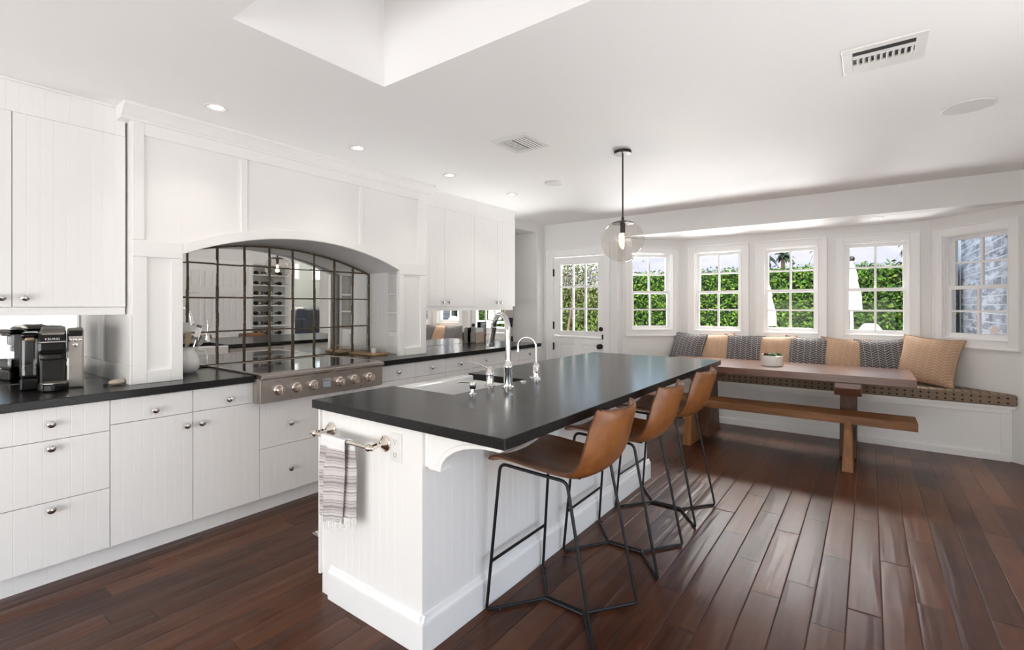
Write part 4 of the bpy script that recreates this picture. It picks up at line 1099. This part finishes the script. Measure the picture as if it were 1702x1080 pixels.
for lab, y in (('recessed light in the lowered bay ceiling, leftmost of three', 1.569), ('recessed light in the middle of the lowered bay ceiling', .768), ('recessed light in the lowered bay ceiling, rightmost of three', -.06)):
    downlight(lab, 5.98, y, ZB, 'downlights in the bay ceiling', 'led_bay', .055, 5)
for lab, x, y, r in (('flat round white speaker grille in the ceiling between vent and pendant', 3.788, 2.321, .085), ('large flat round white speaker grille in the ceiling at the right', 3.725, -.45, .118)):
    t = thing('ceiling_speaker', lab, 'speaker', (x, y, ZC), 'round ceiling speakers')
    MB().lathe([(r, 0), (r, -.005), (r - .008, -.007), (r - .010, -.004)], (0, 0, 0), seg=40, capped=False).build('rim', 'white_plastic', t, smooth=True, local=True)
    MB().lathe([(r - .009, -.0045), (.001, -.0055)], (0, 0, 0), seg=40).build('grille', 'white_plastic', t, smooth=True, local=True)
def vent(label, x0, x1, y0, y1, kind):
    t = thing('ceiling_vent', label, 'vent', ((x0 + x1) / 2, (y0 + y1) / 2, ZC), 'white ceiling air vents')
    fw = .04; z = ZC
    MB().box(x0, x0 + fw, y0, y1, z - .006, z).box(x1 - fw, x1, y0, y1, z - .006, z).box(x0 + fw, x1 - fw, y0, y0 + fw, z - .006, z).box(x0 + fw, x1 - fw, y1 - fw, y1, z - .006, z).build('frame', 'white_plastic', t, bevel=.003)
    B(x0 + fw - .005, x1 - fw + .005, y0 + fw - .005, y1 - fw + .005, z - .0012, z - .0004).build('duct_dark_sheet', 'black_satin', t)  # black sheet standing for the shade inside the duct
    a0, a1, b0, b1 = x0 + fw, x1 - fw, y0 + fw, y1 - fw
    def slat(p0, p1, wdt, tilt_, axis):
        m = MB()
        if axis == 'x':
            y = p0[1]; m.prism([(y, z - .001), (y + .003, z - .001), (y + .003 + tilt_, z - wdt), (y + tilt_, z - wdt)], p0[0], p1[0], 'x')
        else:
            x = p0[0]; m.prism([(x, z - .001), (x + .003, z - .001), (x + .003 + tilt_, z - wdt), (x + tilt_, z - wdt)], p0[1], p1[1], 'y')
        m.build('slat', 'white_plastic', t)
    if kind == 4:     # four way diffuser: two groups of slats at right angles
        n = 4
        for i in range(n): slat((a0, b0 + .012 + (b1 - b0) * .46 * i / n), (a1, 0), .0065, .006, 'x')
        for i in range(n * 2): slat((a0 + .012 + (a1 - a0) * i / (n * 2), b0 + (b1 - b0) * .52), (0, b1), .0065, .006, 'y')
    else:
        B(a0 + .046, a0 + .062, b0, b1, z - .010, z - .001).build('divider', 'white_plastic', t)
        B(a0 + .134, a1, b0, b1, z - .008, z - .001).build('blank_plate', 'white_plastic', t)
        n = 10
        for i in range(n):
            y = b0 + .003 + (b1 - b0 - .008) * i / n
            MB().prism([(y, z - .001), (y + .003, z - .001), (y + .012, z - .016), (y + .009, z - .016)], a0 + .062, a0 + .134, 'x').build('slat', 'white_plastic', t)
vent('square white ceiling vent with slats in two directions near the cabinets', 2.585, 2.885, 1.80, 2.09, 4)
vent('white ceiling vent at upper right with a row of short upright slats', 2.585, 2.86, -.20, .10, 1)

# ---------------------------------------------------------------- things on the black counters
CT = .914
# coffee maker: local front faces -y
t = thing('coffee_maker', 'black and silver pod coffee maker with clear water tank on the left counter', 'coffee maker', (.615, 3.545, CT), None, radians(-11))
b = MB(); b.prism([(-.045, -.02), (.062, -.02), (.062, .165), (-.045, .165)], 0, .30, 'z'); b.build('machine_body', 'black_satin', t, bevel=.012, local=True)
hd = MB().prism([(-.105, .195), (-.120, .205), (-.120, .262), (-.10, .300), (-.05, .318), (.06, .318), (.155, .300), (.155, .195)], -.044, .061, 'x').build('brew_head', 'black_plastic', t, bevel=.010, local=True)
MB().prism([(-.118, .266), (-.097, .303), (-.05, .322), (.09, .333), (.14, .325), (.155, .305), (.0, .29)], -.040, .058, 'x').build('lid', 'silver', t, bevel=.008, local=True, label='silvery arched lid')
MB().tube(rounded([(-.044, -.10, .258), (-.040, -.126, .256), (.057, -.126, .256), (.061, -.10, .258)], .02), .005, 8).build('lid_handle', 'chrome', t, smooth=True, local=True)
sp = MB().prism([(-.050, 0), (-.050, .27), (-.040, .308), (-.01, .322), (.15, .322), (.165, .30), (.165, 0)], .063, .132, 'x')
sp.v = [(x, y - .035 * (z / .32) * (1 if y < 0.05 else 0), z) for x, y, z in sp.v]
sp = sp.build('side_panel', 'silver', t, bevel=.008, local=True)
MB().box(.068, .127, -.0835, -.060, .282, .312).build('screen', 'black_plastic', sp, bevel=.003)
for x, z, r in ((.077, .262, .0055), (.0975, .262, .0075), (.118, .262, .0055), (.0975, .236, .0095)):
    MB().lathe([(r + .002, 0), (r + .002, .003), (r, .004), (.001, .0045)], (x, -.0505 - .035 * z / .32 + .001, z), (0, -1, 0), 14).build('button', 'chrome', t, smooth=True, local=True)
tk = MB().prism([(-.025, .062), (-.025, .285), (.145, .285), (.145, .062)], -.118, -.046, 'x').build('water_tank', 'smoke_plastic', t, bevel=.02, local=True, seg=3)
B(-.115, -.049, -.022, .142, .275, .305).build('tank_lid', 'black_plastic', t, bevel=.012, local=True)
B(-.098, -.058, -.045, -.01, .262, .280).build('tank_grip', 'gold_lid', t, bevel=.008, local=True)
B(-.112, -.050, -.018, .140, .065, .125).build('tank_water', 'black_satin', t, bevel=.01, local=True)
B(-.118, -.046, -.022, .145, 0, .064).build('tank_base', 'black_plastic', t, bevel=.01, local=True)
tr_ = [(-.045, -.02), (-.05, -.09), (-.03, -.145), (.01, -.165), (.05, -.145), (.072, -.09), (.066, -.02)]
MB().prism(tr_, 0, .040, 'z').build('drip_tray', 'black_plastic', t, bevel=.008, local=True)
MB().prism([(x * .86 + .0015, y * .9 - .006) for x, y in tr_], .0405, .043, 'z').build('drip_grill', 'silver', t, local=True)
MB().prism([(-.045, -.075), (-.02, -.105), (.04, -.105), (.061, -.075), (.061, -.02), (-.045, -.02)], .16, .196, 'z').build('pod_holder', 'black_satin', t, bevel=.01, local=True)
fc = bpy.data.curves.new('lettering', 'FONT'); fc.body = 'KEURIG'; fc.size = .0155; fc.extrude = .0004; fc.align_x = 'CENTER'; fc.align_y = 'CENTER'; fc.space_character = 1.1
fo = bpy.data.objects.new('lettering_curve', fc); COL.objects.link(fo)
dg = bpy.context.evaluated_depsgraph_get(); fm = bpy.data.meshes.new_from_object(fo.evaluated_get(dg)); bpy.data.objects.remove(fo)
fm.materials.clear(); fm.materials.append(M['logo'])
lo = bpy.data.objects.new('lettering', fm); COL.objects.link(lo); lo.parent = hd; lo.location = (.008, -.1208, .272); lo.rotation_euler = (radians(90), 0, 0)
# power lead behind it
tag(MB().tube(rounded([(.735, 3.72, CT + .006), (.77, 3.80, CT + .05), (.74, 3.86, CT + .10), (.76, 3.88, CT + .13)], .04), .004, 8).build('power_lead', 'rubber', smooth=True), 'black power cord behind the coffee maker', 'cord')
t = thing('pebble_gadget', 'small smooth beige pebble-shaped gadget on the black counter beside the coffee maker', 'gadget', (.862, 3.405, CT))
MB().ball((0, 0, .0165), .03, 20, 12, (1.25, .9, .55)).build('pebble_body', 'stone', t, smooth=True, local=True)
MB().lathe([(.010, 0), (.010, .006), (.006, .010), (.001, .011)], (-.045, .02, .002), seg=14).build('dark_stub', 'rubber', t, smooth=True, local=True)
t = thing('utensil_jug', 'round white porcelain jug holding kitchen utensils left of the cooktop', 'jug', (1.303, 3.655, CT))
MB().lathe([(.042, 0), (.050, .003), (.066, .028), (.073, .06), (.070, .09), (.056, .125), (.045, .142), (.043, .155), (.048, .168), (.045, .168), (.040, .156), (.042, .142), (.052, .12), (.064, .09), (.066, .06), (.058, .02), (.001, .012)], (0, 0, 0), seg=36).build('jug_body', 'porcelain', t, smooth=True, local=True)
MB().tube([(.050, -.03, .150), (.085, -.05, .142), (.092, -.054, .11), (.078, -.045, .078)], [.006, .007, .007, .006], 10).build('jug_handle', 'porcelain', t, smooth=True, local=True)
def utensil(name, label, base, tip, head_w, head_l, mat, slots=0, thick=.003):
    t = thing(name, label, 'utensil', base, 'utensils in the white jug')
    d = Vector(tip) - Vector(base); L = d.length; q = d.to_track_quat('Z', 'Y').to_matrix().to_4x4(); q = q @ Matrix.Rotation(radians(25), 4, 'Z')
    m = MB().tube([(0, 0, .0), (0, 0, L - head_l + .01)], [.006, .0045], 8).xf(q); m.build('handle', 'nickel' if slots else mat, t, smooth=True, local=True)
    m = MB(); hw = head_w / 2; z0, z1 = L - head_l, L
    if slots:
        k = slots; sw = head_w / (2 * k + 1)
        m.box(-hw, hw, -thick, thick, z0, z0 + head_l * .22).box(-hw, hw, -thick, thick, z1 - head_l * .18, z1)
        for i in range(k + 1): m.box(-hw + 2 * i * sw, -hw + (2 * i + 1) * sw, -thick, thick, z0 + head_l * .2, z1 - head_l * .15)
    else: m.prism([(-hw * .5, z0), (hw * .5, z0), (hw, z0 + head_l * .3), (hw * .95, z1 - .006), (hw * .7, z1), (-hw * .7, z1), (-hw * .95, z1 - .006), (-hw, z0 + head_l * .3)], -thick, thick, 'y')
    m.xf(q); m.build('blade', 'chrome' if slots else mat, t, local=True, bevel=.001)
utensil('slotted_turner', 'metal slotted turner leaning right out of the white jug', (1.300, 3.655, CT + .03), (1.372, 3.635, CT + .315), .062, .105, 'chrome', 5)
utensil('spatula', 'pale rubber spatula upright in the white jug', (1.290, 3.650, CT + .03), (1.288, 3.64, CT + .335), .045, .10, 'clear_lid')
utensil('broad_spatula', 'short beige spatula in front of the pale one in the white jug', (1.285, 3.640, CT + .03), (1.290, 3.605, CT + .275), .060, .09, 'holder')
utensil('serving_spoon', 'chrome spoon with a bent bowl low over the jug rim', (1.318, 3.660, CT + .03), (1.405, 3.70, CT + .235), .045, .07, 'chrome')
t = thing('cutting_board', 'small pale wooden cutting board on the counter right of the cooktop', 'cutting board', (2.775, 3.70, CT))
B(2.69, 2.865, 3.525, 3.87, CT + .0005, CT + .018).build('board', 'board', t, bevel=.004)
t = thing('espresso_cup', 'small white cup standing on the pale cutting board', 'cup', (2.765, 3.60, CT + .018))
MB().lathe([(.018, 0), (.022, .004), (.026, .042), (.0235, .042), (.020, .006), (.001, .004)], (0, 0, 0), seg=24).build('cup_body', 'porcelain', t, smooth=True, local=True)
t = thing('glass_bowl', 'low clear glass bowl behind the white cup on the cutting board', 'bowl', (2.80, 3.71, CT + .018))
MB().lathe([(.03, 0), (.042, .006), (.062, .042), (.060, .042), (.040, .009), (.001, .005)], (0, 0, 0), seg=28).build('bowl_body', 'clear_glass', t, smooth=True, local=True)
t = thing('napkin_holder', 'pale wooden napkin holder on the far black counter against the mirror', 'napkin holder', (4.47, 3.83, CT))
def hold(y): 
    pts = [(4.39, CT), (4.55, CT)] + [(4.47 + .08 * (cos(a) if abs(cos(a)) < .75 else .75 * (1 if cos(a) > 0 else -1) + (.25 if cos(a) > 0 else -.25)), CT + .105 + .025 * sin(a)) for a in [pi * i / 10 for i in range(11)]]
    return MB().prism(pts, y, y + .008, 'y')
hold(3.785).build('side_plate', 'holder', t, bevel=.002); hold(3.868).build('side_plate', 'holder', t, bevel=.002)
B(4.39, 4.55, 3.793, 3.868, CT + .0005, CT + .010).build('base_plate', 'holder', t)
t = thing('napkin_stack', 'stack of white paper napkins standing in the wooden holder', 'napkins', (4.47, 3.83, CT + .011))
m = MB()
for i in range(9): m.box(4.395 + random.uniform(0, .006), 4.545, 3.797 + i * .0078, 3.797 + i * .0078 + .0065, CT + .0105, CT + .172 + random.uniform(0, .006))
m.build('napkins', 'paper', t)
t = thing('picture_stand', 'small dark-framed grey photograph on a stand beside the napkin holder', 'picture frame', (4.63, 3.865, CT))
MB().box(4.575, 4.583, 3.868, 3.880, CT + .075, CT + .245).box(4.677, 4.685, 3.868, 3.880, CT + .075, CT + .245).box(4.575, 4.685, 3.868, 3.880, CT + .237, CT + .245).box(4.575, 4.685, 3.868, 3.880, CT + .070, CT + .085).build('frame', 'black_satin', t)
p_ = B(-.047, .047, -.002, .002, -.076, .076).build('photograph', 'photo', t, local=True); p_.location = (0, .008, .161)
B(4.592, 4.668, 3.858, 3.888, CT + .0005, CT + .072).build('stand', 'black_satin', t, bevel=.003)
# striped shade in the nook
m = MB()
def sh(u, v): return (5.13 + .41 * u, 4.085 - .008 * sin(v * 22), .72 + 1.50 * v)
tag(m.grid(sh, 8, 60).build('striped_blind', 'stripe', solid=.006), 'navy and cream striped fabric blind in the nook past the cabinets', 'blind')

# ---------------------------------------------------------------- wine shelves (seen in the mirror)
t = thing('wine_rack', 'tall white recessed wine shelves reflected in the lattice mirror', 'wine rack', (4.635, YR - .16, .55))
m = MB(); wx0, wx1, wy0, wy1 = 4.272, 4.998, YR - .40, YR - .002
m.box(wx0, wx1, wy0, wy0 + .02, .552, 2.078).box(wx0, wx0 + .02, wy0, wy1, .552, 2.078).box(wx1 - .02, wx1, wy0, wy1, .552, 2.078).box(wx0, wx1, wy0, wy1, 2.058, 2.078).box(wx0, wx1, wy0, wy1, .552, .572)
m.build('shelf_case', 'trimw', t)
lev = [.74, .93, 1.12, 1.31, 1.50, 1.69, 1.88]
for z in lev: B(wx0 + .02, wx1 - .02, wy0 + .02, wy1 - .01, z - .018, z).build('shelf', 'trimw', t)
bt = thing('wine_bottle', 'dark wine bottle lying on the white wine shelves', 'bottle', (0, 0, 0), 'wine bottles on the white shelves')
MB().lathe([(.001, .0), (.030, .0), (.037, .006), (.037, .185), (.030, .205), (.015, .225), (.0135, .285), (.0155, .287), (.0155, .298), (.001, .298)], (.10, -.06, .0372), (-.85, .52, 0), 18).build('bottle_glass', 'bottle', bt, smooth=True, local=True)
MB().lathe([(.0376, .05), (.0376, .145)], (.10, -.06, .0372), (-.85, .52, 0), 18, False).build('bottle_label', 'bottle_label', bt, smooth=True, local=True)
first = True
names = ['bottom', 'second', 'third', 'fourth', 'fifth', 'sixth', 'top']
for li, z in enumerate(lev):
    for q, x in enumerate((4.45, 4.68, 4.90)):
        o = bt if first else dup(bt); first = False
        o.location = (x + .02, YR - .21, z); o['label'] = 'dark wine bottle on the %s white wine shelf, %s' % (names[li], ('nearest the doors', 'in the middle', 'nearest the living room')[q])

# ---------------------------------------------------------------- living room seating (seen in the mirror)
def sofa(label, x, y, rz, wd):
    t = thing('sofa', label, 'sofa', (x, y, .36), 'slate blue sofas in the living room', rz)
    B(-wd / 2, wd / 2, -.42, .42, .10, .30).build('sofa_base', 'sofa', t, bevel=.03, local=True)
    B(-wd / 2 + .16, wd / 2 - .16, -.25, .44, .30, .46).build('seat_cushion', 'sofa', t, bevel=.04, local=True, seg=3)
    B(-wd / 2 + .10, wd / 2 - .10, -.44, -.20, .28, .86).build('backrest', 'sofa', t, bevel=.05, local=True, seg=3)
    for s in (-1, 1): MB().box(*((s * wd / 2 - (.18 if s > 0 else 0)), (s * wd / 2 + (0 if s > 0 else .18))), -.44, .42, .10, .64).build('arm', 'sofa', t, bevel=.04, local=True, seg=3)
    for sx in (-1, 1):
        for sy in (-1, 1): MB().lathe([(.015, 0), (.022, .10)], (sx * (wd / 2 - .08), sy * .34, 0), seg=10).build('leg', 'bark', t, local=True)
    return t
sofa('slate blue armchair seen through the opening in the mirror', 6.15, -3.1, radians(150), 1.0)
sofa('longer slate blue sofa behind the armchair seen in the mirror', 8.1, -4.1, radians(-15), 1.9)
for lab, x, y, rz in (('ivory cushion on the reflected slate blue sofa', 7.75, -4.05, .2), ('ivory cushion on the reflected armchair', 6.1, -3.0, 2.7)):
    t = thing('sofa_cushion', lab, 'cushion', (x, y, 1.03), None, rz)
    def fn(s): return lambda u, v: ((2 * u - 1) * .24, s * .08 * ((1 - abs(2 * u - 1) ** 3) * (1 - abs(2 * v - 1) ** 3)) ** .5, (2 * v - 1) * .22)
    MB().grid(fn(1), 12, 12).grid(fn(-1), 12, 12).build('cushion_cover', 'sofa_pillow', t, smooth=True, merge=True, local=True)

# ---------------------------------------------------------------- outdoors
def leaves(n, size, place, seed):
    rnd = random.Random(seed); v = []; f = []
    for i in range(n):
        p, nr = place(rnd)
        d = Vector((rnd.gauss(0, .6), rnd.gauss(0, .6), rnd.gauss(0, .6))) + Vector(nr); d.normalize()
        u = d.orthogonal().normalized(); a = rnd.uniform(0, 6.28); b = d.cross(u); u2 = u * cos(a) + b * sin(a); w2 = d.cross(u2)
        s = size * rnd.uniform(.6, 1.3); p = Vector(p); k = len(v)
        v += [p - u2 * s, p + w2 * s * .5 + d * s * .15, p + u2 * s, p - w2 * s * .5 + d * s * .15]; f.append((k, k + 1, k + 2, k + 3))
    m = MB(); m.v = [tuple(q) for q in v]; m.f = f; return m
HX = 9.3
struct(B(-250, 60, -400, 60, -.25, -.15).build('ground', 'concrete'))
t = thing('hedge', 'tall clipped green hedge filling the view outside the bay windows', 'hedge', (9.8, 2.2, -.15))
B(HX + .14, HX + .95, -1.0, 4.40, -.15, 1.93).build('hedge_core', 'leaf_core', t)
def hp(r):
    if r.random() < .86: return (HX + .07 + r.uniform(-.07, .09) + .03 * sin(r.random() * 6), r.uniform(-1.0, 4.45), r.uniform(.35, 1.97)), (-.8, 0, .5)
    return (HX + r.uniform(.0, .9), r.uniform(-1.0, 4.45), 1.96 + r.gauss(0, .045)), (-.2, 0, 1)
leaves(22000, .034, hp, 3).build('hedge_leaves', 'leaf', t)['kind'] = 'stuff'
t = thing('flowering_shrub', 'loose yellow-green shrub with pale blossom outside the dutch door', 'shrub', (9.2, 5.4, -.15))
MB().tube([(9.25, 5.35, -.15), (9.22, 5.30, .8), (9.30, 5.22, 1.5), (9.18, 5.28, 2.1), (9.22, 5.20, 2.7)], [.035, .03, .026, .02, .012], 8).build('trunk', 'bark', t, smooth=True)
def sp1(r):
    a, b = r.uniform(0, 6.28), r.gauss(0, .5); return (9.35 + r.gauss(0, .30), 5.25 + r.gauss(0, .48), 2.05 + r.gauss(0, .42)), (-.7, 0, .5)
leaves(3600, .036, sp1, 5).build('blossom', 'blossom', t)['kind'] = 'stuff'
def sp2(r): return (9.45 + r.uniform(-.15, .15), r.uniform(4.5, 6.6), r.uniform(.2, 1.75)), (-.8, 0, .4)
leaves(9000, .036, sp2, 6).build('foliage', 'yellowleaf', t)['kind'] = 'stuff'
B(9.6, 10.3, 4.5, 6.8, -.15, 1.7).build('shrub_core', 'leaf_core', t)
# closed parasols
def parasol(label, x, y, zb, zt, r0):
    t = thing('closed_parasol', label, 'parasol', (x, y, -.15), 'closed white parasols')
    MB().lathe([(.022, -.15), (.022, zt + .03)], (x, y, 0), seg=12).build('pole', 'white_plastic', t, smooth=True)
    m = MB(); n = 24; v = []
    for j, (k, z) in enumerate(((1, zb), (.93, zb + (zt - zb) * .3), (.55, zb + (zt - zb) * .62), (.62, zb + (zt - zb) * .66), (.3, zt - .04), (.05, zt))):
        for i in range(n):
            a = 2 * pi * i / n; rr = r0 * k * (1 + .16 * cos(8 * a)); v.append((x + rr * cos(a), y + rr * sin(a), z))
    f = [(j * n + i, j * n + (i + 1) % n, (j + 1) * n + (i + 1) % n, (j + 1) * n + i) for j in range(5) for i in range(n)]
    m.add(v, f).build('canopy', 'canvas', t, smooth=True)
    MB().ball((x, y, zt + .05), .038, 12, 8).build('finial', 'dark_metal', t, smooth=True)
parasol('closed white parasol with dark finial outside the fourth window', 8.2, .195, 1.30, 1.96, .105)
parasol('closed white parasol partly behind the frame of the middle window', 8.2, 1.262, 1.06, 1.74, .125)
def lounge(label, x, y, rz):
    t = thing('garden_chair', label, 'chair', (x, y, -.15), 'white garden chairs outside', rz)
    B(-.36, .36, -.36, .36, .12, .5).build('seat', 'outdoor_white', t, bevel=.05, local=True)
    m = MB().prism([(-.36, .40), (.36, .40), (.33, 1.05), (.10, 1.30), (-.10, 1.30), (-.33, 1.05)], -.42, -.28, 'y'); m.build('backrest', 'outdoor_white', t, bevel=.04, local=True)
    for a in (-1, 1):
        B(a * .33 - .035, a * .33 + .035, -.36, .34, .5, .62).build('arm', 'outdoor_white', t, bevel=.02, local=True)
        for b in (-1, 1): B(a * .30 - .03, a * .30 + .03, b * .30 - .03, b * .30 + .03, 0, .12).build('leg', 'dark_metal', t, local=True)
    return t
lounge('white garden chair with peaked back outside the fourth window', 8.0, .03, radians(80)).scale = (.72, .72, .975)
lounge('white garden chair lower at the left behind the fourth window frame', 8.75, .27, radians(100)).scale = (.8, .8, .87)
t = thing('garden_table', 'low white garden ledge outside the middle window', 'table', (8.2, 1.05, -.15))
B(8.05, 8.35, .68, 1.42, .98, 1.03).build('tabletop', 'outdoor_white', t, bevel=.01); B(8.15, 8.25, 1.0, 1.1, -.15, .98).build('table_leg', 'outdoor_white', t)
# palms
def palm(label, x, y, zt, r, seed):
    t = thing('palm_tree', label, 'palm tree', (x, y, -.15), 'palm trees beyond the hedge')
    MB().tube([(x, y, -.15), (x + .1, y, zt * .5), (x, y + .05, zt)], [.16, .13, .11], 8).build('trunk', 'bark', t, smooth=True)
    rr = random.Random(seed); m = MB()
    for i in range(26):
        a = rr.uniform(0, 6.28); el = rr.uniform(-.9, 1.1); L = r * rr.uniform(.8, 1.1)
        pts = [Vector((x, y, zt)) + Vector((cos(a) * cos(el) * L * q, sin(a) * cos(el) * L * q, sin(el) * L * q - .5 * L * q * q)) for q in (0, .35, .7, 1)]
        sd = Vector((-sin(a), cos(a), .2)) * r * .17
        for j in range(3):
            w0, w1 = (.35, 1, .8, .1)[j], (.35, 1, .8, .1)[j + 1]
            m.add([pts[j] - sd * w0, pts[j] + sd * w0, pts[j + 1] + sd * w1, pts[j + 1] - sd * w1], [(0, 1, 2, 3)])
    m.build('fronds', 'palm', t)
for lab, x, y, zt, r, s in (('palm tree leftmost of the pair through the middle window', 30, 4.65, 4.15, .75, 1), ('palm tree with yellowing crown beside the leftmost one, through the middle window', 34.5, 4.31, 4.55, .80, 2),
                            ('taller palm tree at the right of the middle window', 32, 2.2, 4.75, .75, 3), ('palm tree seen through the upper right panes of the fourth window', 32, -1.75, 4.7, .75, 4), ('palm tree close to the gable in the fourth window', 36.5, -2.68, 5.1, .78, 5),
                            ('small palm tree at the top of the second window', 36, 10.15, 4.6, .55, 6)):
    palm(lab, x, y, zt, r, s)
t = thing('neighbour_house', 'white gabled house corner with sloping grey roof beyond the hedge', 'house', (17, -3.4, -.15))
B(17, 22, -8, -2.0, -.15, 2.6).build('wall', 'stucco', t)
MB().prism([(-8, 2.55), (-1.72, 2.55), (-4.8, 5.4), (-5.0, 5.4), (-8, 2.9)], 16.6, 22.4, 'x').build('roof', 'roof', t)
MB().prism([(-1.66, 2.50), (-1.60, 2.60), (-4.85, 5.62), (-4.85, 5.42)], 16.5, 16.64, 'x').build('bargeboard', 'outdoor_white', t)
def hillf(u, v):
    y = -160 + 420 * u; x = 150 + 130 * v
    h = 34 * sin(pi * min(max(u * 1.05, 0), 1)) ** .45 * v ** .8 * (1 + .12 * sin(u * 14) + .07 * sin(u * 31 + 2)) + 1.5 * sin(v * 11 + u * 9)
    return (x, y, h - 2)
m = MB().grid(hillf, 60, 16).build('hillside', 'hill', smooth=True); m['kind'] = 'structure'
